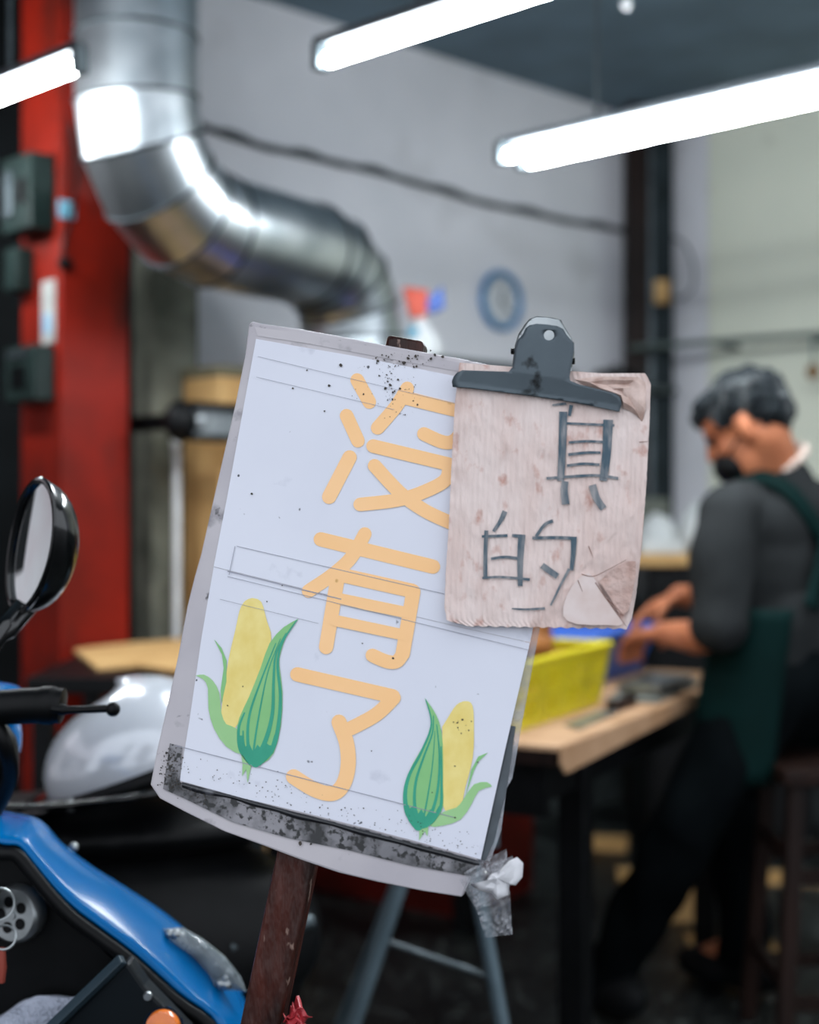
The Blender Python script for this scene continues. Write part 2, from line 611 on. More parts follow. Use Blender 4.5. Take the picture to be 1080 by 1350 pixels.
lamp(P(100, 88, 0.85 * F / 587) - TD * 1.2, 1, 'single bright fluorescent tube beside the red column')
lamp(P(428, 80, 0.85 * F / 595), 1, 'single bright fluorescent tube hung before the white wall')
lamp(P(666, 206, 0.85 * F / 469), 2, 'twin fluorescent tubes hung above the working man')
hb = thing('pull_cord', (0, 0, 0), 'small pale pull knob hanging on a cord from the ceiling', 'cord')
q = P(826, 6, 3.4)
hb.location = q
MB().cyl(q, (q.x, q.y, CZ), 0.003, n=6).build('cord', m_dsteel, hb)
MB().lathe(q - V((0, 0, 0.012)), (0, 0, 1), [(0.006, 0), (0.013, 0.006), (0.012, 0.02), (0.004, 0.03)], 12).build('knob', m_white, hb)

# ------------------------------------------------------------------ exhaust duct
R = 0.137
d0 = V((-0.614, 3.2, 0))
d1 = V((-0.157, 3.9, 0))
hd = (d1 - d0).normalized()
hl = (d1 - d0).length
zc = CAMZ + (675 - 298) / F * 3.36
r1, r2 = 0.25, 0.20
du = thing('exhaust_duct', (d1.x, d1.y, 1.6), 'silver galvanised exhaust duct with two segmented elbows', 'duct')
SEG = []
zt = zc + r1
SEG.append([V((d0.x, d0.y, CZ - 0.002)), V((d0.x, d0.y, zt + 0.14))])
SEG.append([V((d0.x, d0.y, zt + 0.14)), V((d0.x, d0.y, zt))])


def arc1(a):
    return d0 + hd * (r1 - r1 * math.cos(a)) + V((0, 0, zt - r1 * math.sin(a)))


def arc2(a):
    return d0 + hd * (hl - r2 + r2 * math.sin(a)) + V((0, 0, zc - r2 + r2 * math.cos(a)))


pts = [arc1(math.pi / 2 * k / 4) for k in range(5)]
SEG += [[pts[k], pts[k + 1]] for k in range(4)]
SEG.append([arc1(math.pi / 2), arc2(0)])
pts2 = [arc2(math.pi / 2 * k / 4) for k in range(5)]
SEG += [[pts2[k], pts2[k + 1]] for k in range(4)]
SEG.append([pts2[-1], V((pts2[-1].x, pts2[-1].y, 1.602))])
knots = [s[0] for s in SEG] + [SEG[-1][1]]
side = hd.cross(V((0, 0, 1))).normalized()


def ring(i, rr):                      # mitred ring at joint i
    p = knots[i]
    ta = (knots[i] - knots[i - 1]).normalized() if i > 0 else None
    tb = (knots[i + 1] - knots[i]).normalized() if i < len(knots) - 1 else None
    ta = ta or tb
    tb = tb or ta
    t = (ta + tb).normalized()
    w = t.cross(side).normalized()
    k = 1 / max(t.dot(ta), 0.3)
    return [p + (side * math.cos(a) + w * math.sin(a) * k) * rr for a in [2 * math.pi * j / 40 for j in range(40)]]


for i in range(len(SEG)):
    mb = MB()
    a, b = ring(i, R), ring(i + 1, R)
    mb.add(a + b, [(j, (j + 1) % 40, 40 + (j + 1) % 40, 40 + j) for j in range(40)])
    mb.build('duct_section', m_duct, du)
    if i:
        MB().tube(ring(i, R + 0.001), 0.004, 8, closed=True).build('seam', m_seam, du)
MB().tube(ring(len(SEG), R + 0.004), 0.012, 8, closed=True).build('flange', m_steel, du)

# ------------------------------------------------------------------ hood, spray bottle, pot shelf
HC = d1 - WN * 0.015 + WD * 0.30
ho = thing('range_hood', (HC.x, HC.y, 1.25), 'dull steel cooking hood under the exhaust duct', 'hood')
mb = MB()
hw, hdp = 0.46, 0.18
top = [HC + WD * (a * hw) + WN * (b * hdp) + V((0, 0, 1.6)) for a, b in ((-1, -1), (1, -1), (1, 1), (-1, 1))]
mb.prism(top, (0, 0, -0.12)).build('hood_box', m_dsteel, ho, smooth=False, bevel=0.004)
mb = MB()
lo = [HC + WD * (a * (hw + 0.08)) + WN * (b * hdp + 0.05 * (b > 0)) + V((0, 0, 1.27)) for a, b in ((-1, -1), (1, -1), (1, 1), (-1, 1))]
up = [p - V((0, 0, 0.12)) for p in top]
mb.add(lo + up, [(j, (j + 1) % 4, 4 + (j + 1) % 4, 4 + j) for j in range(4)]).build('hood_skirt', m_dsteel, ho, smooth=False, solid=0.004)
for a in (-1, 1):
    p = HC + WD * (a * (hw + 0.05)) - WN * (hdp - 0.03)
    MB().box(p + V((0, 0, 0.635)), WD * 0.02, WN * 0.02, V((0, 0, 0.64))).build('support_leg', m_dsteel, ho, smooth=False)

sp = P(554, 460, 4.04)
sp.z = 1.6
sb = thing('spray_bottle', sp, 'white spray bottle with orange and blue trigger head on the hood', 'bottle')
MB().lathe(sp, (0, 0, 1), [(0.06, 0), (0.066, 0.01), (0.062, 0.05), (0.04, 0.085), (0.02, 0.11), (0.016, 0.125)], 24).build('bottle_body', m_white, sb)
hp = sp + V((-0.012, 0, 0.12))
oran = M('orange_plastic', '#d8400f', 0.4, col2='#c4380d')
MB().prism([hp + V((-0.038, -0.02, 0.088)), hp + V((0.035, -0.02, 0.078)), hp + V((0.028, -0.02, 0.0)), hp + V((-0.018, -0.02, 0.0))],
           (0, 0.04, 0)).build('trigger_head', oran, sb, bevel=0.005)
MB().prism([hp + V((0.028, -0.016, 0.05)), hp + V((0.075, -0.016, 0.09)), hp + V((0.082, -0.016, 0.03)), hp + V((0.045, -0.016, 0.012)), hp + V((0.03, -0.016, 0.02))],
           (0, 0.032, 0)).build('nozzle', m_bluep, sb, bevel=0.004)
MB().box(sp + V((-0.02, -0.045, 0.075)), 0.014, 0.006, 0.012).build('label_sticker', M('teal_print', '#2e98b8', 0.5), sb, smooth=False)

shp = WW(752, 520, 0.0)
zs = 1.17 + (675 - 500) / F * 5.3
sh = MB().box(V((shp.x, shp.y, zs - 0.012)) + WN * 0.13, WD * 0.35, WN * 0.13, V((0, 0, 0.012)))
for a in (-0.28, 0.28):
    c = V((shp.x, shp.y, zs - 0.024)) + WD * a
    sh.prism([c, c + WN * 0.2, c - V((0, 0, 0.15))], WD * 0.012)
sh.build('wall_shelf', m_dsteel, smooth=False, label='narrow dull steel wall shelf under the clock', cat='shelf')
pp = V((shp.x, shp.y, zs)) + WN * 0.13 + WD * 0.12
pt = thing('cooking_pot', pp, 'round black cooking pot on the wall shelf', 'pot')
MB().lathe(pp, (0, 0, 1), [(0.075, 0), (0.085, 0.01), (0.088, 0.045)], 24).build('pot_body', m_black, pt)
MB().lathe(pp + V((0, 0, 0.045)), (0, 0, 1), [(0.09, 0), (0.08, 0.012), (0.03, 0.022), (0.012, 0.024), (0.014, 0.036), (0.004, 0.04)], 24).build('lid', m_black, pt)

# clock
cc = WW(657, 397, 0.0)
ck = thing('wall_clock', cc, 'round wall clock with blue rim on the white wall', 'clock')
u, w, a = frame(WN)
MB().torus(cc + WN * 0.018, WN, 0.102, 0.0125, 40, 12).build('rim', M('blue_rim', '#2f7fb5', 0.35, col2='#2a76a9'), ck)
MB().lathe(cc, WN, [(0.098, 0.0), (0.098, 0.014)], 40).build('face', M('clock_face', '#cfd3d8', 0.4), ck)
for ang, ln, wd_ in ((math.radians(70), 0.045, 0.004), (math.radians(-40), 0.065, 0.003)):
    dr = WD * math.cos(ang) + V((0, 0, 1)) * math.sin(ang)
    MB().box(cc + WN * 0.017 + dr * ln / 2, dr * ln / 2, dr.cross(WN) * wd_, WN * 0.0012).build('hand', m_dsteel, ck, smooth=False)
for k in range(12):
    ang = math.pi * k / 6
    dr = WD * math.cos(ang) + V((0, 0, 1)) * math.sin(ang)
    MB().box(cc + WN * 0.0145 + dr * 0.078, dr * 0.006, dr.cross(WN) * 0.0022, WN * 0.001).build('hour_mark', m_dsteel, ck, smooth=False)
MB().lathe(cc + WN * 0.014, WN, [(0.007, 0), (0.007, 0.006)], 16).build('hub', m_dsteel, ck)

# cables and pipe
pth = smooth_path([WW(x, y, 0.014) for x, y in ((240, 150), (262, 166), (330, 190), (400, 206), (470, 222), (540, 240), (620, 264), (700, 282), (770, 296), (824, 305))])
cb = thing('wall_cable', pth[-1], 'thick grey cable sagging across the white wall', 'cable')
MB().tube(pth, 0.011, 8).build('cable', M('grey_cable', '#454b50', 0.6), cb)
MB().tube([p + V((0, 0, 0.012 * math.sin(i * 0.8))) + WN * 0.012 for i, p in enumerate(pth)], 0.006, 6).build('thin_wire', m_dsteel, cb)
q0 = CORNER + RD * 0.05
lp = smooth_path([P(x, y, 5.62) for x, y in ((886, 312), (905, 325), (915, 355), (912, 382), (895, 394), (884, 385))])
MB().tube(lp, 0.005, 6).build('loop_cable', m_dsteel, label='thin loop of grey cable beside the corner post', cat='cable')
rl = thing('wall_pipe', P(960, 447, 5.4), 'thin grey green pipe running along the cream wall', 'pipe')
MB().cyl(P(832, 459, 5.60), P(1200, 431, 4.9), 0.012, n=10).build('pipe', M('green_grey_pipe', '#56625e', 0.4), rl)
for x in (930, 1060):
    dd = 5.60 - (x - 832) / 368 * 0.7
    yy = 459 - (x - 832) / 368 * 28
    c = P(x, yy, dd)
    k = (CORNER + RD * ((c - CORNER).dot(RD)) - c)
    k.z = 0
    MB().cyl(c, c + k, 0.008, n=8).build('bracket', m_dsteel, rl)
hk = P(1072, 490, 5.1)
ht = thing('hanging_hook', hk, 'brown wooden hook handle hanging from the wall pipe', 'hook')
MB().tube([P(1072, 441, 5.12), P(1073, 480, 5.1)], 0.005, 8).build('wire', M('teal_wire', '#2f5a58', 0.5), ht)
MB().ball(hk, (V((0.024, 0, 0)), V((0, 0.02, 0)), V((0, 0, 0.03)))).build('knob', M('brown_knob', '#7d5a2f', 0.5), ht)

# counter at the back right, with foam and bags
ct = thing('back_counter', (1.05, 5.0, 0), 'black cabinet with tan worktop against the cream wall', 'counter')
MB().aabb((0.80, 4.78, 0), (1.36, 5.2, 0.99)).build('cabinet', m_black, ct, smooth=False, bevel=0.006)
MB().aabb((0.73, 4.74, 0.99), (1.38, 5.22, 1.03)).build('worktop', m_tan, ct, smooth=False, bevel=0.004)
MB().aabb((0.82, 4.765, 0.1), (1.05, 4.78, 0.95)).build('door', m_black, ct, smooth=False, bevel=0.004)
MB().aabb((1.07, 4.765, 0.1), (1.34, 4.78, 0.95)).build('door', m_black, ct, smooth=False, bevel=0.004)
foam = M('white_foam', '#cfd2d2', 0.8, col2='#c0c4c4')


def crumple(c, ax, seed, amp=0.18):
    mb = MB()
    mb.ball(c, ax, 18, 12)
    c = V(c)
    mb.v = [c + (p - c) * (1 + amp * noise.noise((p - c) * 30 + V((seed, 0, 0)))) for p in mb.v]
    lo = c.z - V(ax[2]).z * 0.75
    mb.v = [V((p.x, p.y, max(p.z, lo))) for p in mb.v]
    return mb


for i, (x, w_, h_, lab) in enumerate(((0.86, 0.07, 0.075, 'white plastic bag slumped beside the corner post on the worktop'),
                                      (1.00, 0.06, 0.10, 'taller white plastic bag standing behind the slumped bags'),
                                      (1.10, 0.06, 0.07, 'small white plastic bag at the far end of the worktop'))):
    crumple((x, 4.92 + 0.03 * (i % 2), 1.03 + h_ * 0.75), (V((w_, 0, 0)), V((0, 0.07, 0)), V((0, 0, h_))), i * 7).build(
        'plastic_bag', foam, label=lab, cat='bag', angle=25)
MB().aabb((0.78, 4.8, 1.03), (0.93, 4.86, 1.075)).build('foam_box', foam, smooth=False, bevel=0.006, label='flat white foam box at the front of the back worktop', cat='box')
MB().aabb((0.80, 5.06, 1.03), (0.93, 5.18, 1.22)).build('storage_tin', M('olive_tin', '#555a50', 0.6), smooth=False, bevel=0.01, label='grey green tin standing by the corner post', cat='tin')

# ------------------------------------------------------------------ left: boxes and fittings on the red column
LFN = -WD            # left face normal
LFD = -WN            # along left face, away from near edge
lf = KE.copy()


def meter(name, s, zc_, w_, h_, dpt, mat, label, cat, extra=None):
    c = lf + LFD * s + V((0, 0, zc_))
    t = thing(name, c, label, cat)
    MB().box(c + LFN * dpt / 2, LFD * w_ / 2, LFN * dpt / 2, V((0, 0, h_ / 2))).build('case', mat, t, smooth=False, bevel=0.006)
    if extra:
        extra(c, t)
    return t


def zpx(y, d=3.6):
    return CAMZ + (675 - y) / F * d


def ex1(c, t):
    MB().box(c + LFN * 0.074 + LFD * 0.03, LFD * 0.022, LFN * 0.006, V((0, 0, 0.06))).build('cover', m_dsteel, t, smooth=False, bevel=0.004)
    MB().box(c + LFN * 0.073 - LFD * 0.035, LFD * 0.02, LFN * 0.004, V((0, 0, 0.03))).build('dial', m_black, t, smooth=False)


def ex2(c, t):
    MB().box(c + LFN * 0.063 + V((0, 0, 0.05)), LFD * 0.05, LFN * 0.004, V((0, 0, 0.008))).build('label_strip', m_dsteel, t, smooth=False)
    for k in range(4):
        MB().box(c + LFN * 0.063 + LFD * (0.03 - 0.02 * k) - V((0, 0, 0.01)), LFD * 0.004, LFN * 0.003, V((0, 0, 0.03))).build('fin', m_black, t, smooth=False)


gm = M('green_black_case', '#1c2a28', 0.45, col2='#14201e', spec=0.15)
meter('meter_box', 0.10, zpx(258), 0.15, 0.19, 0.07, gm, 'dark green electric meter box high on the red column', 'meter box', ex1)
meter('switch_box', 0.165, zpx(352), 0.07, 0.11, 0.05, gm, 'small dark switch box between the meter boxes', 'switch box')
meter('breaker_box', 0.10, zpx(494), 0.15, 0.14, 0.06, gm, 'dark breaker box with fins low on the red column', 'breaker box', ex2)


def ex3(c, t):
    MB().box(c + LFN * 0.006 - V((0, 0, 0.03)), LFD * 0.018, LFN * 0.001, V((0, 0, 0.025))).build('blue_print', M('pale_blue_print', '#7fa3bd', 0.6), t, smooth=False)


meter('paper_notice', 0.055, zpx(412), 0.065, 0.16, 0.004, M('grubby_paper', '#a8aaa6', 0.8, col2='#7d7f7c', scale=20), 'grubby white paper notice stuck on the red column', 'notice', ex3)
c = KE + WD * 0.015 + WN * 0.0 + V((0, 0, zpx(281)))
MB().box(c + WN * 0.003, WD * 0.022, WN * 0.003, V((0, 0, 0.022))).build('sticker', M('blue_sticker', '#6fa9bf', 0.5), smooth=False, label='small pale blue sticker on the red column', cat='sticker')
wp = smooth_path([KE + WD * (0.02 + 0.02 * math.sin(k * 1.1)) + WN * 0.012 + V((0, 0, zpx(y))) for k, y in enumerate((170, 210, 250, 300, 330, 352))])
wt = thing('hanging_wire', wp[-1], 'thin black wire hanging down the red column to a dark plug', 'wire')
MB().tube(wp, 0.004, 6).build('wire', m_black, wt)
MB().ball(wp[-1], (WD * 0.022, WN * 0.014, V((0, 0, 0.016)))).build('plug', m_black, wt)

# tan cabinet, pipe and bracket by the wall
tb = P(238, 800, 3.98)
tc_ = V((tb.x, tb.y, 0)) + WD * 0.12 + WN * 0.09
tct = thing('plywood_cabinet', tc_, 'tall tan plywood cabinet between the post and the hood', 'cabinet')
MB().box(tc_ + V((0, 0, 0.77)), WD * 0.115, WN * 0.085, V((0, 0, 0.77))).build('body', m_tan, tct, smooth=False, bevel=0.004)
MB().box(tc_ + V((0, 0, 1.555)), WD * 0.12, WN * 0.09, V((0, 0, 0.015))).build('top', M('olive_board', '#6d6751', 0.8), tct, smooth=False, bevel=0.003)
MB().box(tc_ + WN * 0.089 + V((0, 0, 0.7)), WD * 0.10, WN * 0.005, V((0, 0, 0.62))).build('door', m_tan, tct, smooth=False, bevel=0.003)
br = P(262, 556, 3.68)
bt = thing('metal_bracket', br, 'black metal bracket with round chrome knob beside the tan cabinet', 'bracket')
MB().box(br + WD * 0.07 + V((0, 0, 0.042)), WD * 0.11, WN * 0.03, V((0, 0, 0.008))).build('rail', m_black, bt, smooth=False, bevel=0.003)
MB().box(br + WD * 0.07 - V((0, 0, 0.042)), WD * 0.11, WN * 0.03, V((0, 0, 0.008))).build('rail', m_black, bt, smooth=False, bevel=0.003)
MB().box(br + WD * 0.07 - WN * 0.02, WD * 0.10, WN * 0.012, V((0, 0, 0.036))).build('plate', m_steel, bt, smooth=False)
MB().ball(br - WD * 0.05 - WN * 0.01, (WD * 0.045, WN * 0.04, V((0, 0, 0.055)))).build('clamp', m_black, bt)
MB().lathe(br - WN * 0.01, WN, [(0.022, 0), (0.024, 0.02), (0.018, 0.03), (0.004, 0.032)], 20).build('knob', m_steel, bt)
MB().box(br - WD * 0.05 - WN * 0.11, WD * 0.012, WN * 0.11, V((0, 0, 0.02))).build('mount_arm', m_black, bt, smooth=False)
wpz = P(233, 700, 3.85)
MB().tube(smooth_path([V((wpz.x, wpz.y, 0)), V((wpz.x, wpz.y, 0.8)), V((wpz.x, wpz.y, 1.3)), V((wpz.x - 0.01, wpz.y + 0.03, 1.36))]), 0.011, 10).build(
    'white_pipe', m_white, label='thin white plastic pipe up the concrete post', cat='pipe')

# bench with a tan cardboard sheet, left
bn = thing('side_bench', (-0.5, 3.22, 0), 'low dark bench under the tan cardboard sheet', 'bench')
MB().aabb((-0.80, 2.96, 0.79), (-0.50, 3.50, 0.825)).build('bench_top', m_black, bn, smooth=False, bevel=0.004)
for x in (-0.77, -0.53):
    for y in (3.0, 3.46):
        MB().aabb((x - 0.02, y - 0.02, 0), (x + 0.02, y + 0.02, 0.79)).build('leg', m_black, bn, smooth=False)
z = 0.826
MB().prism([PZ(98, 860, z), PZ(128, 884, z), PZ(180, 880, z), PZ(260, 893, z), PZ(290, 870, z), PZ(270, 848, z), PZ(240, 845, z), PZ(150, 853, z)], (0, 0, 0.008)).build(
    'cardboard_sheet', m_tan, smooth=False, label='flat tan cardboard sheet lying on the dark bench', cat='cardboard')

# ------------------------------------------------------------------ work table
TU = V((0.464, 0.886, 0)).normalized()
TV = V((-0.886, 0.464, 0)).normalized()
C0 = V((0.264, 2.54, 0))
ZT = 0.75
LU, LV = 1.3, 0.85
tcn = C0 + TU * LU / 2 + TV * LV / 2
tt = thing('work_table', tcn, 'long work table covered with cardboard, man working at it', 'table')
MB().box(tcn + V((0, 0, ZT - 0.022)), TU * (LU / 2 - 0.005), TV * (LV / 2 - 0.005), V((0, 0, 0.014))).build('table_top', m_brown, tt, smooth=False)
for a in (0.30, LU - 0.06):
    for b in (0.08, LV - 0.08):
        p = C0 + TU * a + TV * b
        MB().box(p + V((0, 0, 0.357)), TU * 0.028, TV * 0.028, V((0, 0, 0.357))).build('leg', m_black, tt, smooth=False, bevel=0.003)
for b in (0.08, LV - 0.08):
    MB().box(C0 + TU * LU / 2 + TV * b + V((0, 0, 0.67)), TU * (LU / 2 - 0.09), TV * 0.014, V((0, 0, 0.045))).build('rail', m_black, tt, smooth=False)
MB().box(C0 + TU * 0.08 + TV * LV / 2 + V((0, 0, 0.66)), TU * 0.012, TV * (LV / 2 - 0.05), V((0, 0, 0.055))).build('rail', m_black, tt, smooth=False)
cv = thing('table_cardboard', tcn + V((0, 0, ZT - 0.008)), 'creased pale cardboard covering the work table, folded down at the edge', 'cardboard')
MB().box(tcn + V((0, 0, ZT - 0.004)), TU * (LU / 2), TV * (LV / 2), V((0, 0, 0.004))).build('sheet', m_pink, cv, smooth=False)
mb = MB()
a0 = C0 - TV * 0.004 + V((0, 0, ZT))
mb.prism([a0, a0 + TU * 0.9, a0 + TU * 0.88 - V((0, 0, 0.025)), a0 + TU * 0.45 - V((0, 0, 0.038)), a0 + TU * 0.02 - V((0, 0, 0.05)), a0 - V((0, 0, 0.03))], -TV * 0.005)
mb.build('folded_flap', m_pink, cv, smooth=False)


def tp(a, b, h=0.0):
    return C0 + TU * a + TV * b + V((0, 0, ZT + h))


def basket(name, a, b, la, lb, h, mat, label, slots=True, taper=0.02):
    o = tp(a + la / 2, b + lb / 2)
    t = thing(name, o, label, 'basket')
    MB().box(o + V((0, 0, 0.004)), TU * (la / 2 - taper), TV * (lb / 2 - taper), V((0, 0, 0.004))).build('base', mat, t, smooth=False)
    cs = [(-1, -1), (1, -1), (1, 1), (-1, 1)]
    for i in range(4):
        p, q_ = cs[i], cs[(i + 1) % 4]
        lo_a = o + TU * p[0] * (la / 2 - taper) + TV * p[1] * (lb / 2 - taper)
        lo_b = o + TU * q_[0] * (la / 2 - taper) + TV * q_[1] * (lb / 2 - taper)
        up_a = o + TU * p[0] * la / 2 + TV * p[1] * lb / 2 + V((0, 0, h))
        up_b = o + TU * q_[0] * la / 2 + TV * q_[1] * lb / 2 + V((0, 0, h))

        def pt_(s, r):
            return lo_a.lerp(lo_b, s).lerp(up_a.lerp(up_b, s), r)
        nn = (lo_b - lo_a).cross(up_a - lo_a).normalized()
        mb = MB()
        th = 0.003

        def quad(s0, s1, r0, r1):
            v = [pt_(s0, r0), pt_(s1, r0), pt_(s1, r1), pt_(s0, r1)]
            mb.prism(v, nn * th)
        if slots:
            quad(0, 1, 0, 0.14)
            quad(0, 1, 0.80, 1)
            quad(0, 1, 0.44, 0.50)
            L_ = (lo_b - lo_a).length
            n = max(2, int(L_ / 0.11))
            for k in range(n + 1):
                s = k / n
                quad(max(0, s - 0.018 / L_), min(1, s + 0.018 / L_), 0.14, 0.80)
            nb = int(L_ / 0.016)
            for k in range(nb):
                s = (k + 0.5) / nb
                quad(s - 0.0036 / L_, s + 0.0036 / L_, 0.14, 0.80)
        else:
            quad(0, 1, 0, 1)
        mb.build('side_panel', mat, t, smooth=False)
    rp = [o + TU * p[0] * la / 2 + TV * p[1] * lb / 2 + V((0, 0, h)) for p in cs]
    mb = MB()
    for i in range(4):
        mb.cyl(rp[i], rp[(i + 1) % 4], 0.008, n=10)
        mb.ball(rp[i], 0.008, 10, 8)
    mb.build('rim', mat, t)
    return o


yb = basket('plastic_basket', 0.10, 0.115, 0.50, 0.30, 0.13, m_yel, 'yellow slotted plastic basket heaped with brown cobs')
bb = basket('plastic_basket', 0.77, 0.225, 0.51, 0.34, 0.12, m_bluep, 'blue plastic basket beside the man\'s forearm', slots=False, taper=0.04)
# cobs
cobm = None
k = 0
for row, (hh, spots) in enumerate(((0.04, [(-0.16, -0.07), (-0.16, 0.05), (-0.02, -0.09), (-0.02, 0.0), (-0.02, 0.09), (0.14, -0.07), (0.14, 0.05)]),
                                   (0.092, [(-0.14, -0.08), (-0.15, 0.0), (-0.14, 0.08), (0.03, -0.09), (0.03, -0.03), (0.04, 0.03), (0.04, 0.09), (0.17, -0.06), (0.17, 0.02)]),
                                   (0.14, [(0.0, -0.06), (0.01, 0.03), (0.10, -0.02), (0.16, 0.04)]), (0.175, [(0.05, -0.03), (0.09, 0.03)]))):
    for (a, b) in spots:
        if cobm is None:
            g = MB().lathe((0, 0, -0.085), (0, 0, 1), [(0.012, 0), (0.024, 0.012), (0.028, 0.05), (0.025, 0.11), (0.016, 0.15), (0.004, 0.17)], 16)
            cobm = g.build('corn_cob', m_cob, label='orange brown roasted cob heaped in the yellow basket', cat='corn', group='cobs in the yellow basket')
            for v_ in cobm.data.vertices:
                v_.co.z -= 0.085
            o = cobm
        else:
            o = cobm.copy()
            COL.objects.link(o)
        o.location = yb + TU * a + TV * b + V((0, 0, hh))
        o.rotation_euler = (math.radians(88 + random.uniform(-6, 6)), 0, math.radians(-28 + random.uniform(-25, 25) + 90 * (k % 3 == 1) * 0.2))
        k += 1
# table clutter
nw = MB().grid(lambda s, t: tp(0.62 + 0.42 * s, 0.015 + 0.12 * t + 0.02 * s, 0.006 + 0.006 * noise.noise(V((s * 6, t * 4, 1)))), 16, 8)
nw.build('folded_cloth', m_cloth, solid=0.006, label='crumpled grey cloth on the table near the man', cat='cloth')
kn = thing('knife', tp(0.3, 0.05), 'pale bladed knife with dark handle at the table edge', 'knife')
mb = MB().prism([tp(0.20, 0.035, 0.002), tp(0.46, 0.045, 0.002), tp(0.46, 0.085, 0.002), tp(0.24, 0.08, 0.002)], (0, 0, 0.003))
mb.build('blade', m_steel, kn, smooth=False)
MB().box(tp(0.525, 0.062, 0.011), TU * 0.065, TV * 0.013, V((0, 0, 0.010))).build('handle', m_brown, kn, bevel=0.004)
tr = thing('steel_tray', tp(0.70, 0.09, 0.015), 'shallow dull steel tray on the grey cloth', 'tray')
mb = MB().box(tp(0.80, 0.075, 0.019), TU * 0.12, TV * 0.045, V((0, 0, 0.002)))
mb.build('tray_base', m_steel, tr, smooth=False)
mb = MB()
for a in (-1, 1):
    mb.box(tp(0.80 + 0.12 * a, 0.075, 0.026), TU * 0.003, TV * 0.048, V((0, 0, 0.009)))
    mb.box(tp(0.80, 0.075 + 0.045 * a, 0.026), TU * 0.12, TV * 0.003, V((0, 0, 0.009)))
mb.build('tray_rim', m_steel, tr, smooth=False)

# ------------------------------------------------------------------ under the table and on the floor
rc = thing('red_crate', (0.08, 3.95, 0), 'dark red plastic crate on the floor behind the trestle legs', 'crate')
ru, rv = V((0.8, -0.6, 0)), V((0.6, 0.8, 0))
rb = V((0.04, 4.42, 0))
rc.location = rb
for sgn, ax, oth, la, lb in ((1, ru, rv, 0.27, 0.2), (-1, ru, rv, 0.27, 0.2), (1, rv, ru, 0.2, 0.27), (-1, rv, ru, 0.2, 0.27)):
    MB().box(rb + oth * sgn * lb + V((0, 0, 0.16)), ax * la, oth * 0.006, V((0, 0, 0.16))).build('side', m_redp, rc, smooth=False)
    MB().box(rb + oth * sgn * (lb + 0.006) + V((0, 0, 0.305)), ax * (la + 0.012), oth * 0.012, V((0, 0, 0.015))).build('lip', m_redp, rc, smooth=False, bevel=0.003)
MB().box(rb + V((0, 0, 0.008)), ru * 0.27, rv * 0.2, V((0, 0, 0.008))).build('base', m_redp, rc, smooth=False)

# folding trestle with steel legs
ts = thing('folding_trestle', (0.0, 2.35, 0), 'folding trestle with blue grey steel tube legs behind the sign', 'trestle')
m_leg = M('blue_grey_steel', '#6d7f88', 0.35, 0.5, col2='#5a6b74')


def floorpt(px, py, px2, py2, d):     # run a leg seen in the frame on to the floor
    a, b = P(px, py, d), P(px2, py2, d)
    t = (b.z - a.z)
    s = -a.z / t
    return a + (b - a) * s


for (x1, y1, x2, y2, d) in ((548, 1110, 470, 1340, 2.3), (618, 1110, 662, 1350, 2.3)):
    MB().cyl(P(x1, y1, d), floorpt(x1, y1, x2, y2, d), 0.0125, n=12).build('leg', m_leg, ts)
    g = floorpt(x1, y1, x2, y2, d)
    MB().cyl(P(x1, y1, d) + V((0, 0.02, 0)), g + V((0, 0.42, 0)), 0.0125, n=12).build('leg', m_leg, ts)
MB().box(P(583, 1108, 2.3) + V((0, 0.02, 0.01)), 0.09, 0.05, 0.015).build('hinge_head', m_leg, ts, smooth=False, bevel=0.003)
ga, gb = P(520, 1240, 2.3), P(642, 1240, 2.3)
MB().cyl(P(505, 1240, 2.3), P(652, 1290, 2.3), 0.005, n=8).build('crossbar', m_dsteel, ts)

fl = 0.0
pl = PZ(788, 1118, 0.0)
MB().box(pl + V((0, 0, 0.02)), (0.10, -0.03, 0), (0.01, 0.035, 0), V((0, 0, 0.02))).build('wood_plank', m_tan, smooth=False, label='short tan wood offcut on the floor beyond the table legs', cat='plank')
cbx = thing('cardboard_box', (0.86, 4.2, 0), 'low tan cardboard box on the floor behind the man\'s legs', 'box')
MB().aabb((0.74, 4.05, 0), (1.0, 4.3, 0.18)).build('carton', m_tan, cbx, smooth=False, bevel=0.003)
MB().prism([(0.74, 4.05, 0.18), (1.0, 4.05, 0.18), (1.02, 3.97, 0.21), (0.73, 3.96, 0.2)], (0, 0, 0.005)).build('flap', m_tan, cbx, smooth=False)
MB().prism([(0.74, 3.72, 0.0), (0.98, 3.70, 0.0), (0.99, 3.93, 0.0), (0.76, 3.93, 0.0)], (0, 0, 0.006)).build(
    'flattened_cardboard', m_tan, smooth=False, label='flattened tan cardboard on the wet floor in front of the low box', cat='cardboard')
MB().prism([(0.66, 4.5, 0.0), (1.3, 4.45, 0.0), (1.3, 4.62, 0.0), (0.68, 4.66, 0.0)], (0, 0, 0.006)).build(
    'cardboard_strip', m_tan, smooth=False, label='long strip of tan cardboard on the floor before the black cabinet', cat='cardboard')

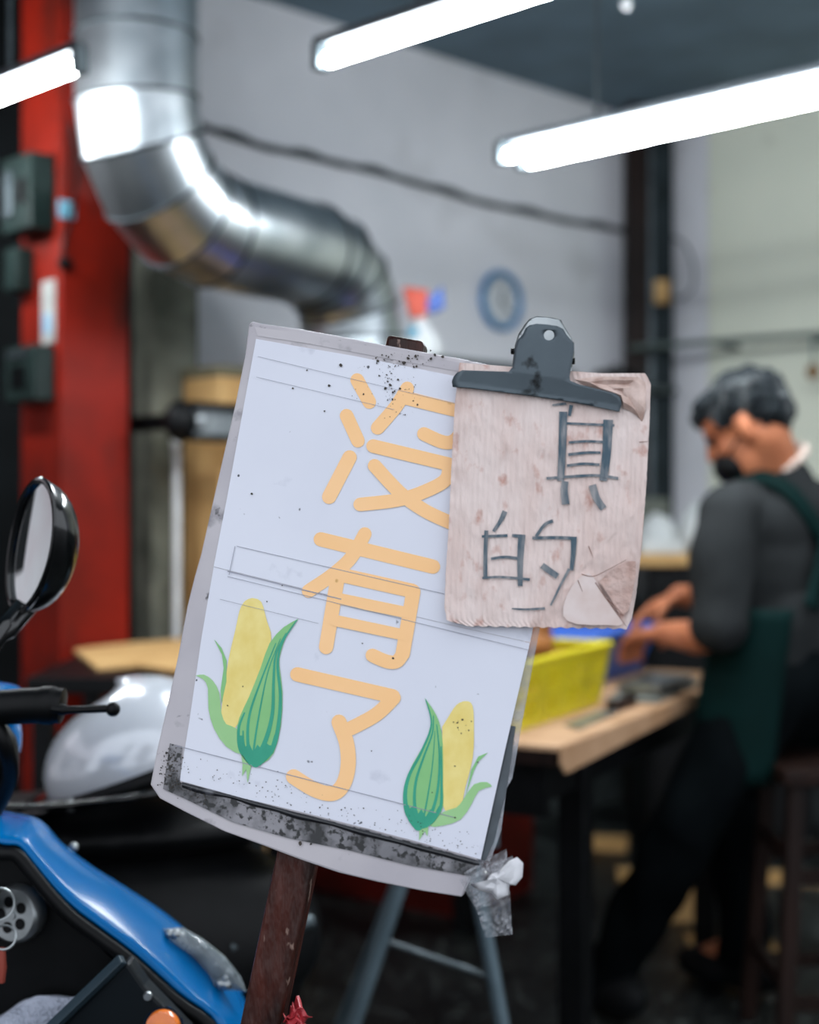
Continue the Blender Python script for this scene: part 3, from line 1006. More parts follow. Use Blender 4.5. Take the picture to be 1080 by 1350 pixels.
# wooden stool
so = V((0.945, 3.13, 0))
st = thing('wooden_stool', so, 'dark brown wooden stool behind the working man', 'stool')
MB().box(so + V((0, 0, 0.610)), 0.16, 0.15, 0.018).build('seat', m_brown, st, smooth=False, bevel=0.006)
lg = []
for sx in (-1, 1):
    for sy in (-1, 1):
        a, b = so + V((sx * 0.125, sy * 0.115, 0.595)), so + V((sx * 0.165, sy * 0.155, 0.0))
        MB().box((a + b) / 2, V((0.017, 0, 0)), V((0, 0.017, 0)), (a - b) / 2).build('leg', m_brown, st, smooth=False, bevel=0.003)
for hgt in (0.14, 0.4):
    f = 0.125 + 0.04 * (0.61 - hgt) / 0.61
    for s in (-1, 1):
        MB().box(so + V((0, s * (f - 0.01), hgt)), f - 0.015, 0.010, 0.016).build('rung', m_brown, st, smooth=False)
        MB().box(so + V((s * f, 0, hgt + 0.04)), 0.010, f - 0.025, 0.016).build('rung', m_brown, st, smooth=False)

# ------------------------------------------------------------------ the man
LS, RS = V((0.70, 3.13, 1.175)), V((0.945, 3.39, 1.19))
NB = V((0.845, 3.265, 1.255))
HD = V((0.772, 3.235, 1.365))
hf = V((-0.80, 0.42, -0.42)).normalized()      # where the face looks
hs = hf.cross(V((0, 0, 1))).normalized()       # towards his right
hu = hs.cross(hf).normalized()
PV = V((0.86, 3.25, 0.78))
LE, LW_ = V((0.664, 3.06, 0.895)), V((0.585, 3.27, 0.892))
RE, RW_ = V((0.90, 3.56, 0.93)), V((0.665, 3.50, 0.965))
LK, LA = V((0.60, 3.12, 0.47)), V((0.475, 3.31, 0.12))
RK, RA = V((0.80, 3.52, 0.50)), V((0.82, 3.47, 0.12))
LH, RH = V((0.79, 3.17, 0.76)), V((0.93, 3.33, 0.76))
man = thing('person', (0.7, 3.3, 0), 'person in charcoal shirt and green apron bent over the work table', 'person')
bf = V((-0.72, 0.69, 0))
bs = V((0.69, 0.72, 0))


def headp(a, b, c):                 # forward, his left, up
    return HD + hf * a - hs * b + hu * c


def hand(w, tgt, spread, thumb):
    d = (V(tgt) - V(w)).normalized()
    n = V((0, 0, 1))
    n = (n - d * n.dot(d)).normalized()
    s = d.cross(n)
    el = []
    pc_ = w + d * 0.05
    el.append(('e', pc_, (d * 0.05, s * 0.04, n * 0.017)))
    for i, ln in enumerate((0.068, 0.078, 0.072, 0.055)):
        b0 = w + d * 0.085 + s * (-0.027 + 0.018 * i)
        b1 = b0 + d * ln * 0.5 - n * 0.010
        b2 = b1 + d * ln * 0.35 - n * 0.028
        b3 = b2 - n * 0.022
        el.append(('c', [b0, b1, b2, b3], [0.0095, 0.009, 0.008, 0.007]))
    t0 = w + d * 0.025 + s * thumb * 0.032
    t1 = t0 + d * 0.03 + s * thumb * 0.022 - n * 0.012
    el.append(('c', [t0, t1, t1 + d * 0.03 - n * 0.018], [0.012, 0.0105, 0.009]))
    return el


skin = [
    ('e', headp(0.0, 0, 0.035), (hf * 0.098, hs * 0.075, hu * 0.085)),
    ('e', headp(0.035, 0, -0.045), (hf * 0.060, hs * 0.056, hu * 0.075)),
    ('e', headp(0.062, 0, -0.088), (hf * 0.030, hs * 0.032, hu * 0.025)),
    ('e', headp(0.05, 0.038, -0.03), (hf * 0.03, hs * 0.022, hu * 0.025)),
    ('e', headp(0.05, -0.038, -0.03), (hf * 0.03, hs * 0.022, hu * 0.025)),
    ('c', [headp(0.092, 0, 0.015), headp(0.108, 0, -0.028)], [0.009, 0.013]),
    ('e', headp(0.088, 0, 0.022), (hf * 0.014, hs * 0.05, hu * 0.010)),
    ('e', headp(0.09, 0, -0.06), (hf * 0.010, hs * 0.024, hu * 0.009)),
    ('c', [headp(-0.02, 0, -0.03), NB + V((0.0, 0.0, 0.0)), NB - V((0, 0, 0.08))], [0.062, 0.060, 0.055]),
    ('c', [LS, LS.lerp(LE, 0.5), LE, LE.lerp(LW_, 0.35), LW_], [0.047, 0.044, 0.038, 0.040, 0.027]),
    ('c', [RS, RS.lerp(RE, 0.5), RE, RE.lerp(RW_, 0.35), RW_], [0.047, 0.044, 0.038, 0.040, 0.027]),
    ('c', [NB - V((0, 0, 0.07)), V((0.83, 3.27, 1.05)), PV + V((0, 0, 0.05)), PV], [0.06, 0.10, 0.10, 0.11]),
    ('c', [LS, NB - V((0, 0, 0.09)), RS], [0.042, 0.05, 0.042]),
    ('c', [LH, LK, LA], [0.072, 0.048, 0.034]),
    ('c', [RH, RK, RA], [0.072, 0.048, 0.034]),
    ('c', [LA, LA + V((-0.06, 0.1, -0.06))], [0.034, 0.03]),
    ('c', [RA, RA + V((-0.08, 0.08, -0.06))], [0.034, 0.03]),
]
for s in (-1, 1):
    e = headp(-0.005, s * 0.078, -0.012)
    skin.append(('e', e, (hf * 0.018 + hs * 0, hs * 0.010 + hf * 0.006 * s, hu * 0.034)))
skin += hand(LW_, LW_ + V((-0.06, 0.12, -0.02)), 0, 1)
skin += hand(RW_, RW_ + V((-0.12, 0.02, -0.06)), 0, -1)
blob('body', skin, 0.0075, m_skin, man, smooth=3)
# hair: cap over the skull, open at face and ears
hair = [
    ('e', headp(-0.012, 0, 0.050), (hf * 0.103, hs * 0.086, hu * 0.082)),
    ('e', headp(-0.060, 0, 0.018), (hf * 0.054, hs * 0.074, hu * 0.062)),
    ('e', headp(0.055, 0, 0.075), (hf * 0.050, hs * 0.062, hu * 0.036)),
    ('e', headp(0.03, 0.066, 0.035), (hf * 0.026, hs * 0.012, hu * 0.03)),
    ('e', headp(0.03, -0.066, 0.035), (hf * 0.026, hs * 0.012, hu * 0.03)),
    ('e', headp(0.09, 0, 0.062), (hf * 0.022, hs * 0.05, hu * 0.018)),
]
blob('hair', hair, 0.006, m_hair, man, smooth=2, wob=0.012, wscale=75)
for s in (-1, 1):
    MB().ball(headp(0.084, s * 0.03, 0.0), 0.011, 10, 8).build('eye', m_black, man)
mask = [('e', headp(0.068, 0, -0.068), (hf * 0.048, hs * 0.060, hu * 0.046))]
blob('face_mask', mask, 0.006, m_black, man, smooth=2)
for s in (-1, 1):
    MB().tube(smooth_path([headp(0.07, s * 0.058, -0.055), headp(0.03, s * 0.076, -0.035), headp(-0.01, s * 0.082, -0.012)]), 0.003, 6).build('mask_strap', m_black, man)
# shirt
shirt = [
    ('e', V((0.825, 3.27, 1.06)), (bs * 0.185, bf * 0.125, V((0, 0, 0.20)))),
    ('e', V((0.84, 3.262, 1.14)), (bs * 0.19, bf * 0.112, V((0, 0, 0.115)))),
    ('e', V((0.85, 3.26, 0.88)), (bs * 0.170, bf * 0.135, V((0, 0, 0.17)))),
    ('c', [LS, NB - V((0, 0, 0.065)), RS], [0.063, 0.075, 0.063]),
    ('c', [LS + V((0, 0, -0.01)), LS.lerp(LE, 0.45), LS.lerp(LE, 0.86)], [0.072, 0.070, 0.069]),
    ('c', [RS + V((0, 0, -0.01)), RS.lerp(RE, 0.45), RS.lerp(RE, 0.86)], [0.072, 0.070, 0.069]),
    ('c', [NB + V((0.012, 0.0, -0.07)), NB + V((0.004, 0, -0.025))], [0.095, 0.078]),
]
blob('shirt', shirt, 0.0085, m_shirt, man, smooth=5, wob=0.016, wscale=13)
mb = MB()
nax = (HD - NB).normalized()
u, w, a = frame(nax)
mb.tube([NB + V((0.004, 0, 0.03)) + (u * math.cos(t) + w * math.sin(t)) * 0.066 for t in [2 * math.pi * k / 24 for k in range(24)]], 0.009, 8, closed=True)
mb.build('collar', m_collar, man)
# trousers and shoes
trou = [
    ('e', PV, (bs * 0.175, bf * 0.145, V((0, 0, 0.13)))),
    ('c', [LH, LH.lerp(LK, 0.5), LK, LK.lerp(LA, 0.4), LA + V((0.005, 0, 0.0)), LA - V((0.005, -0.01, 0.04))], [0.098, 0.09, 0.078, 0.074, 0.062, 0.058]),
    ('c', [RH, RH.lerp(RK, 0.5), RK, RK.lerp(RA, 0.4), RA, RA - V((0.005, -0.01, 0.04))], [0.098, 0.09, 0.078, 0.074, 0.062, 0.058]),
]
blob('trousers', trou, 0.010, m_trous, man, smooth=5, wob=0.02, wscale=12)
for A, tdir in ((LA, V((-0.5, 0.86, 0))), (RA, V((-0.7, 0.7, 0)))):
    b0 = V((A.x, A.y, 0.045)) - tdir * 0.04
    sd = tdir.cross(V((0, 0, 1)))
    shoe = [('e', b0 + tdir * 0.03 + V((0, 0, 0.015)), (tdir * 0.10, sd * 0.05, V((0, 0, 0.060)))),
            ('e', b0 + tdir * 0.14 - V((0, 0, 0.002)), (tdir * 0.10, sd * 0.052, V((0, 0, 0.045))))]
    blob('shoe', shoe, 0.008, m_shoe, man, smooth=3)
# apron: skirt round the front and near side, bib, crossed straps on the back
mb = MB()


def skirt(s, t):
    ang = math.radians(-130 + 260 * s)
    r = 1 + 0.05 * t + 0.03 * math.sin(s * 25) * t
    c = V((0.862, 3.238, 0.96 - 0.38 * t))
    c += V((-0.05, 0.015, 0)) * t * 0.9
    return c + (bf * math.cos(ang) * 0.152 + bs * math.sin(ang) * 0.200) * r


mb.grid(skirt, 40, 14)
mb.build('apron_skirt', m_apron, man, solid=0.004, angle=180)
mb = MB()
mb.grid(lambda s, t: V((0.83, 3.265, 0.95 + 0.25 * t)) + bf * (0.145 - 0.02 * t - 0.03 * (2 * s - 1) ** 2) + bs * (2 * s - 1) * (0.13 - 0.03 * t), 12, 8)
mb.build('apron_bib', m_apron, man, solid=0.004, angle=180)


def strap(pts):
    mb = MB()
    pts = smooth_path(pts, 6)
    n_ = len(pts)
    for i in range(n_ - 1):
        pass
    vs, fs = [], []
    for i, p in enumerate(pts):
        t = (pts[min(i + 1, n_ - 1)] - pts[max(i - 1, 0)]).normalized()
        c = V((0.83, 3.265, min(p.z, 1.13)))
        nn = (p - c).normalized()
        s = t.cross(nn).normalized()
        vs += [p - s * 0.021, p + s * 0.021]
    fs = [(2 * i, 2 * i + 1, 2 * i + 3, 2 * i + 2) for i in range(n_ - 1)]
    mb.add(vs, fs)
    return mb


bk = -bf


def bpt(s, z, k):
    """point on the back surface: s across, z height, k distance behind the spine axis"""
    return V((0.83, 3.265, z)) + bs * s + bk * k


strap([bpt(-0.085, 1.20, -0.085), bpt(-0.095, 1.252, -0.02), bpt(-0.08, 1.23, 0.07), bpt(-0.04, 1.16, 0.120), bpt(0.03, 1.06, 0.142), bpt(0.09, 0.96, 0.148)]).build('apron_strap', m_apron, man, solid=0.006, angle=180)
strap([bpt(0.085, 1.20, -0.085), bpt(0.095, 1.252, -0.02), bpt(0.08, 1.23, 0.07), bpt(0.04, 1.16, 0.122), bpt(-0.03, 1.06, 0.144), bpt(-0.09, 0.96, 0.150)]).build('apron_strap', m_apron, man, solid=0.006, angle=180)

# ================================================================== THE SIGN
base_top, base_b = S(538, 452, -0.028), S(347, 1350, -0.028)
pdv = (base_b - base_top)
foot = base_top + pdv * (-(base_top.z) / pdv.z)
sg = thing('sold_out_sign', (foot.x, foot.y, 0), 'taped paper sign with orange characters and corn on a brown post', 'sign')
pax = pdv.normalized()
psd = (SU - pax * SU.dot(pax)).normalized()
pnn = pax.cross(psd).normalized()
topc = S(538, 449, -0.028)
MB().box((topc + foot) / 2, psd * 0.0175, pnn * 0.014, (topc - foot) / 2).build('post', m_rust, sg, bevel=0.004)
MB().aabb((foot.x - 0.16, foot.y - 0.16, 0), (foot.x + 0.16, foot.y + 0.16, 0.025)).build('base_plate', m_dsteel, sg, smooth=False, bevel=0.004)

OUT = [(333, 430), (338, 427), (350, 430), (400, 437), (460, 448), (510, 458), (560, 467), (610, 476), (690, 493), (782, 513), (765, 560), (740, 660), (712, 770), (697, 830),
       (668, 950), (650, 1040), (632, 1132), (622, 1155), (612, 1180), (560, 1172), (500, 1160), (450, 1148), (400, 1131), (350, 1112), (300, 1094), (250, 1069), (216, 1051), (204, 1033),
       (212, 990), (228, 920), (240, 865), (252, 800), (262, 760), (270, 732), (284, 670), (300, 600), (315, 535), (328, 470)]
MB().prism([S(x, y, -0.011) for x, y in OUT], SN * 0.011).build('backing_board', m_board, sg, smooth=False, bevel=0.0015)
UP = [(338, 447), (400, 458), (470, 470), (540, 484), (600, 496), (765, 533), (699, 847), (600, 825), (520, 806), (400, 776), (282, 747), (300, 655), (320, 545)]
LOW = [(282, 747.6), (400, 776.6), (520, 806.6), (600, 825.6), (698.8, 847.6), (668, 980), (634, 1133), (560, 1112), (480, 1091), (400, 1071), (320, 1052), (237, 1029), (250, 950), (266, 840)]
MB().prism([S(x, y, 0.0001) for x, y in UP], SN * 0.0008).build('paper_sheet', m_paper, sg, smooth=False)
MB().prism([S(x, y, 0.0001) for x, y in LOW], SN * 0.0005).build('paper_sheet', m_paper, sg, smooth=False)


def stroke(mb, pts, w, off, w2=None, plane=None, caps=8):
    """a brush stroke with round ends, px coordinates"""
    pl_ = plane or S
    pts = [V((x, y)) for x, y in pts]
    n_ = len(pts)
    mb.ns = getattr(mb, 'ns', -1) + 1
    off = off + 0.00006 * mb.ns
    hw_ = [w / 2 + ((w2 if w2 else w) - w) / 2 * i / (n_ - 1) for i in range(n_)]
    if caps:
        t0, t1 = (pts[1] - pts[0]).normalized(), (pts[-1] - pts[-2]).normalized()
        h0, h1 = hw_[0], hw_[-1]
        A = (85, 65, 45, 22)
        pts = [pts[0] - t0 * h0 * math.sin(math.radians(a)) for a in A] + pts + [pts[-1] + t1 * h1 * math.sin(math.radians(a)) for a in A[::-1]]
        hw_ = [h0 * math.cos(math.radians(a)) for a in A] + hw_ + [h1 * math.cos(math.radians(a)) for a in A[::-1]]
        n_ = len(pts)
    left, right = [], []
    for i, p in enumerate(pts):
        a = (pts[i] - pts[i - 1]).normalized() if i else (pts[1] - pts[0]).normalized()
        b = (pts[i + 1] - pts[i]).normalized() if i < n_ - 1 else a
        t = (a + b).normalized()
        k = min(1 / max(t.dot(a), 0.4), 1.5)
        nn = V((-t.y, t.x)) * hw_[i] * k
        left.append(pl_(p.x + nn.x, p.y + nn.y, off))
        right.append(pl_(p.x - nn.x, p.y - nn.y, off))
    mb.add(left + right, [(n_ + i, n_ + i + 1, i + 1, i) for i in range(n_ - 1)])


def bez(pts, n=6):
    return [(p.x, p.y) for p in smooth_path([V((x, y, 0)) for x, y in pts], n)]


OF = 0.0013
mei = MB()
for pts_, w_ in (([(471, 501), (487, 530)], 18), ([(457, 548), (472, 581)], 18), ([(461, 603), (434, 655)], 19),
                 (bez([(537, 512), (522, 536), (498, 564)]), 18), ([(537, 525), (610, 543)], 18),
                 (bez([(610, 543), (609, 565), (600, 580), (585, 583), (559, 572)]), 18),
                 ([(492, 588), (592, 612)], 18), (bez([(592, 612), (588, 632), (562, 647), (525, 659), (475, 665)]), 18),
                 (bez([(494, 614), (528, 650), (560, 673), (594, 689)]), 18)):
    stroke(mei, pts_, w_, OF)
mei.build('printed_character', m_print, sg, smooth=False)
you = MB()
for pts_, w_ in (([(423, 711), (571, 747)], 19), (bez([(481, 704), (463, 735), (438, 758), (407, 779)]), 18),
                 ([(446, 757), (430, 853)], 19), ([(446, 757), (544, 779)], 19), ([(545, 780), (531, 862)], 19), (bez([(531, 862), (523, 872), (510, 872), (491, 864)]), 18),
                 ([(446, 789), (538, 808)], 15), ([(442, 818), (532, 837)], 15)):
    stroke(you, pts_, w_, OF)
you.build('printed_character', m_print, sg, smooth=False)
le = MB()
for pts_, w_ in (([(392, 889), (518, 918)], 19), (bez([(519, 920), (496, 942), (463, 960)]), 19),
                 (bez([(447, 952), (457, 980), (459, 1010), (452, 1035), (438, 1046), (415, 1041), (387, 1024)]), 20)):
    stroke(le, pts_, w_, OF)
le.build('printed_character', m_print, sg, smooth=False)


def flat(mb, pts, off, plane=None):
    pl_ = plane or S
    q_ = [pl_(x, y, off) for x, y in pts]
    mb.add(q_, [])
    n0 = len(mb.v) - len(q_)
    for t in tessellate_polygon([q_]):
        a, b, c = (q_[i] for i in t)
        t = t if (b - a).cross(c - a).dot(SN) > 0 else (t[0], t[2], t[1])
        mb.f.append(tuple(i + n0 for i in t))
    return mb


def cv1(p):
    return [(180 + x / 3.375, 780 + y / 3.375) for x, y in p]


def cv2(p):
    return [(440 + x / 3.46, 860 + y / 3.46) for x, y in p]


def closed_bez(p, n=3):
    q_ = p + [p[0]]
    return bez(q_, n)[:-1]


def corn(conv, cob, husk, low, thin, stem, base, tip, ribs):
    c = flat(MB(), closed_bez(conv(cob)), OF).build('printed_corn', m_cobp, sg, smooth=False)
    flat(MB(), closed_bez(conv(low), 2), OF + 0.0001).build('lower_leaf', m_leafp, c, smooth=False)
    flat(MB(), conv(thin), OF + 0.00015).build('thin_leaf', m_leafl, c, smooth=False)
    flat(MB(), closed_bez(conv(husk), 2), OF + 0.0002).build('husk', m_leafl, c, smooth=False)
    mb = MB()
    for r_ in ribs:
        p = bez(conv(r_[0]), 6)
        stroke(mb, p, r_[1], OF + 0.0003, r_[2])
    mb.build('husk_ribs', m_leafd, c, smooth=False)
    flat(MB(), conv(base), OF + 0.00025).build('husk_base', m_leafd, c, smooth=False)
    flat(MB(), conv(stem), OF + 0.0003).build('stem', m_leafp, c, smooth=False)
    return c


corn(cv1, [(515, 28), (555, 45), (580, 130), (600, 210), (560, 330), (510, 470), (440, 605), (400, 590), (378, 550), (385, 470), (410, 300), (440, 170), (460, 80), (485, 40)],
     [(722, 120), (655, 158), (592, 230), (552, 340), (500, 470), (458, 560), (446, 630), (465, 710), (510, 772), (560, 765), (610, 720), (642, 600), (650, 450), (636, 330), (642, 270), (672, 190)],
     [(262, 374), (300, 369), (340, 397), (368, 450), (378, 540), (400, 590), (446, 610), (455, 680), (470, 725), (400, 690), (345, 610), (320, 520), (318, 430), (297, 390)],
     [(345, 212), (378, 250), (401, 305), (400, 400), (378, 500), (374, 440), (388, 340), (380, 280)],
     [(465, 720), (512, 768), (505, 800), (494, 852), (488, 790), (470, 822), (472, 770)], [(450, 640), (466, 708), (510, 770), (560, 763), (608, 718), (638, 600), (612, 640), (598, 690), (575, 670), (560, 705), (538, 680), (520, 715), (500, 670), (485, 690), (470, 640)], None,
     [([(508, 765), (462, 700), (455, 610), (480, 540)], 6.5, 2), ([(512, 765), (495, 660), (505, 540), (560, 380), (620, 230)], 5, 1.2),
      ([(515, 765), (530, 640), (560, 470), (590, 340), (640, 210)], 3.0, 0.8), ([(525, 766), (575, 660), (605, 540), (610, 400), (620, 280), (665, 185)], 7, 1.2),
      ([(545, 764), (605, 700), (632, 590), (640, 460), (628, 320), (650, 225), (712, 128)], 6.5, 1.5), ([(505, 762), (478, 690), (474, 620)], 5, 1.5), ([(530, 762), (565, 735), (595, 690)], 12, 4), ([(520, 758), (490, 735), (470, 690)], 9, 3)])
corn(cv2, [(495, 340), (520, 300), (560, 240), (605, 222), (634, 245), (640, 340), (635, 480), (600, 620), (580, 700), (530, 720), (500, 700), (497, 500)],
     [(415, 208), (450, 255), (482, 320), (498, 420), (499, 600), (500, 700), (470, 760), (400, 803), (350, 770), (320, 690), (325, 600), (360, 510), (412, 420), (440, 340), (440, 280)],
     [(722, 612), (700, 592), (640, 602), (592, 670), (560, 708), (500, 728), (440, 792), (500, 790), (580, 762), (630, 690), (662, 632)],
     [(705, 457), (660, 475), (628, 535), (600, 660), (620, 600), (640, 540), (662, 497)],
     [(375, 795), (432, 795), (428, 840), (415, 815), (390, 858), (390, 815)], [(324, 670), (352, 768), (400, 801), (468, 758), (497, 705), (480, 700), (462, 735), (440, 715), (420, 750), (400, 715), (380, 745), (362, 700), (345, 715)], None,
     [([(395, 798), (340, 740), (326, 650), (345, 560), (400, 455), (446, 330), (420, 215)], 7.5, 1.2), ([(398, 797), (370, 700), (375, 590), (410, 480), (450, 370), (455, 290)], 5, 1.2),
      ([(402, 797), (425, 680), (450, 520), (462, 360)], 2.6, 0.8), ([(410, 795), (455, 710), (478, 600), (482, 460), (470, 330)], 5, 1.2),
      ([(430, 785), (485, 715), (492, 600), (490, 430)], 5, 1.5), ([(385, 795), (350, 755), (335, 700)], 11, 4), ([(420, 790), (455, 765), (485, 720)], 6, 3)])

# tape bands, seams, grime
flat(MB(), [(237, 1031), (320, 1054), (400, 1073), (480, 1093), (560, 1114), (633, 1135), (626, 1156), (540, 1141), (460, 1121), (380, 1105), (307, 1084), (250, 1056), (215, 1040), (224, 980), (240, 984)], 0.0011).build(
    'grimy_tape_band', m_tape, sg, smooth=False)
flat(MB(), [(336, 431), (400, 440), (470, 453), (540, 466), (606, 478), (606, 490), (540, 478), (470, 465), (400, 452), (340, 443)], 0.0004).build('tape_band', m_board, sg, smooth=False)
mb = MB()
for a, b, w_ in (((312, 720), (586, 783), 0.8), ((300, 760), (697, 857), 0.7), ((232, 983), (600, 1078), 1.0), ((300, 753), (450, 790), 1.3), ((340, 470), (600, 532), 0.5),
                 ((338, 497), (520, 540), 0.5), ((290, 790), (420, 822), 0.5), ((310, 720), (302, 758), 0.8)):
    stroke(mb, [a, b], w_, 0.0017, caps=0)
stroke(mb, [(250, 1035), (400, 1075), (480, 1096)], 0.5, 0.0017, caps=0)
mb.build('tape_seams', m_line, sg, smooth=False, kind='stuff')
fold = MB()
def foldfn(s_, t_):
    x = 240 + 392 * s_
    y = 1031 + 104 * s_ - 7 * math.sin(s_ * math.pi) * 0 + t_ * (7 + 4 * noise.noise(V((s_ * 9, 0, 0))))
    return S(x, y, 0.0014 + 0.0022 * math.sin(math.pi * t_))
fold.grid(foldfn, 40, 5)
fold.f = [f[::-1] for f in fold.f]
fold.build('tape_fold', layer(M('black_tape_fold', '#26272b', 0.25, col2='#1a1b1e', scale=30), '#55565b', 60, 0.6, 0.72), sg, angle=180)
mb = MB()
rnd = random.Random(3)


def spot(x, y, r):
    n_ = 7
    mb.add([S(x + r * rnd.uniform(0.5, 1.2) * math.cos(2 * math.pi * k / n_), y + r * rnd.uniform(0.5, 1.2) * math.sin(2 * math.pi * k / n_), 0.0019) for k in range(n_)], [tuple(range(n_))[::-1]])


for (cx, cy, sx, sy, n_, rm) in ((517, 515, 9, 14, 55, 2.6), (508, 497, 5, 5, 14, 2.2), (543, 512, 5, 10, 20, 2.0), (535, 474, 26, 6, 60, 3.2), (500, 472, 8, 6, 14, 2.2), (525, 545, 12, 10, 16, 1.4),
                                 (478, 505, 10, 14, 12, 1.6), (606, 955, 5, 5, 10, 2.0), (616, 955, 3, 5, 8, 2.0)):
    for k in range(n_):
        spot(rnd.gauss(cx, sx), rnd.gauss(cy, sy), rnd.uniform(0.3, rm) * rnd.random())
for x, y, r in ((434, 508, 2), (428, 542, 1.4), (332, 651, 1.6), (478, 848, 1.3), (518, 868, 1.8), (396, 1112, 3), (410, 1113, 2), (372, 772, 1), (352, 793, 1), (490, 990, 1), (455, 1065, 1.2),
                (300, 930, 1), (320, 905, 1), (630, 1005, 1.2), (600, 1078, 1.2), (386, 512, 1.4), (405, 488, 1.2), (600, 1010, 1.3), (570, 1045, 1)):
    spot(x, y, r)
for k in range(900):
    t = rnd.random()
    if noise.noise(V((t * 7, 1.3, 0))) + 0.35 < rnd.random() * 0.8:
        continue
    x, y = 236 + 392 * t, 1046 + 104 * t
    spot(x + rnd.gauss(0, 3), y + abs(rnd.gauss(0, 9)) - 14, rnd.uniform(0.25, 1.0))
for k in range(140):
    t = rnd.random()
    spot(rnd.gauss(225, 7), 985 + 55 * t, rnd.uniform(0.3, 1.3))
for k in range(160):
    t = rnd.random()
    x, y = 240 + 392 * t, 1010 + 104 * t
    spot(x + rnd.gauss(0, 4), y + rnd.gauss(2, 9), rnd.uniform(0.3, 1.1))
mb.build('grime_specks', m_grime, sg, smooth=False, kind='stuff')
MB().prism([S(x, y, -0.004) for x, y in ((790, 500), (712, 828), (690, 945), (676, 1025), (668, 1040), (661, 1095), (648, 1132), (630, 1140), (650, 1040), (668, 950), (697, 830), (770, 520))], SN * 0.0006).build(
    'clear_sleeve_edge', m_clear, sg, smooth=False)
flat(MB(), [(667, 955), (680, 958), (668, 1040), (652, 1108), (640, 1135), (632, 1132), (648, 1050)], -0.0026).build('grimy_sleeve_strip', M('grey_grime_tape', '#4b535a', 0.4, col2='#2c3339', scale=25), sg, smooth=False)

# crumpled tape wad at the corner
wad = thing('tape_wad', S(650, 1230, 0.0), 'crumpled clear tape with torn white paper at the sign corner', 'tape')


def crease(outline_fn, amp, seed, off):
    def fn(s, t):
        x, y = outline_fn(s, t)
        h = off + amp * (abs(noise.noise(V((x * 0.09 + seed, y * 0.09, 0)))) * 1.6 + 0.6 * noise.noise(V((x * 0.25, y * 0.25, seed))))
        return S(x, y, h)
    return fn


def band(a, b, c, d_):
    return lambda s, t: ((a[0] * (1 - s) + b[0] * s) * (1 - t) + (d_[0] * (1 - s) + c[0] * s) * t, (a[1] * (1 - s) + b[1] * s) * (1 - t) + (d_[1] * (1 - s) + c[1] * s) * t)


MB().grid(crease(band((612, 1150), (668, 1118), (676, 1232), (640, 1236)), 0.010, 1, 0.003), 18, 26).build('tape_strip', m_cling, wad, angle=20)
MB().grid(crease(band((606, 1160), (676, 1128), (684, 1160), (628, 1200)), 0.012, 5, 0.004), 18, 14).build('tape_strip', m_cling, wad, angle=20)
m_scrap = M('torn_white_paper', '#d9d9dd', 0.8)
pw = [(620, 1166), (640, 1162), (648, 1152), (660, 1147), (672, 1135), (682, 1130), (690, 1138), (689, 1156), (680, 1167), (672, 1166), (670, 1180), (656, 1186), (650, 1178), (632, 1174)]
mb = MB()
q_ = [V((x, y, 0)) for x, y in pw]
cen = (655, 1158)
vs, fs = [], []
for rr in (1.0, 0.66, 0.33):
    for x, y in pw:
        X, Y = cen[0] + (x - cen[0]) * rr, cen[1] + (y - cen[1]) * rr
        vs.append(S(X, Y, 0.015 + 0.006 * noise.noise(V((X * 0.13, Y * 0.13, 2))) + 0.004 * (1 - rr)))
vs.append(S(*cen, 0.020))
n_ = len(pw)
for k in range(2):
    for i in range(n_):
        j = (i + 1) % n_
        fs.append((k * n_ + i, (k + 1) * n_ + i, (k + 1) * n_ + j, k * n_ + j))
fs += [(2 * n_ + i, 3 * n_, 2 * n_ + (i + 1) % n_) for i in range(n_)]
mb.add(vs, fs).build('paper_scrap', m_scrap, wad, angle=25, solid=0.0008)

# red tie at the post foot
rt = S(386, 1347, -0.02)
mb = MB()
for k, (ax_, ay_, az_) in enumerate(((0.016, -0.004, 0.010), (0.012, 0.006, 0.016), (0.018, -0.008, -0.002), (0.006, -0.006, 0.014))):
    e_ = V((ax_, ay_, az_))
    sd_ = V((0.004, 0.006 * (-1) ** k, -0.006))
    mb.grid(lambda u_, v_, e_=e_, sd_=sd_, k=k: rt + e_ * (u_ * 1.1 - 0.35) + sd_ * (2 * v_ - 1) * (0.6 + 0.6 * u_) + V((0, 0.004 * math.sin(7 * v_ + k), 0.003 * math.sin(9 * u_ + k))), 5, 5)
tie = thing('red_ribbon', rt, 'crumpled red plastic ribbon tied to the brown post', 'ribbon')
mb.build('knot', M('red_ribbon_plastic', '#b3323a', 0.4, col2='#8e232c'), tie, angle=20, solid=0.0006)
pt_mid = base_top + pdv * ((rt.z - 0.022 - base_top.z) / pdv.z)
MB().tube([pt_mid + psd * 0.021 * a + pnn * 0.018 * b for a, b in ((-1, -1), (1, -1), (1, 1), (-1, 1))], 0.004, 6, closed=True).build('wrap', MATS['red_ribbon_plastic'], tie)

# ------------------------------------------------------------------ kraft cardboard card
KO = 0.010
kc_out = [(606, 478), (640, 482), (676, 486), (720, 489), (760, 490), (800, 491), (845, 492), (855, 496), (858, 505), (856, 560), (852, 640), (846, 720), (839, 780), (833, 815), (826, 829), (780, 828), (735, 826),
          (690, 827), (640, 825), (602, 825), (589, 818), (586, 800), (588, 750), (592, 690), (596, 600), (600, 530)]
card = thing('cardboard_sign', S(700, 825, KO), 'small pinkish cardboard sign with two blue grey handwritten characters', 'sign')


def edge_l(y):
    pts_ = [(478, 606), (530, 600), (600, 596), (690, 592), (750, 588), (800, 586), (818, 589), (826, 602)]
    for (y0, x0), (y1, x1) in zip(pts_, pts_[1:]):
        if y <= y1:
            return x0 + (x1 - x0) * (y - y0) / (y1 - y0)
    return pts_[-1][1]


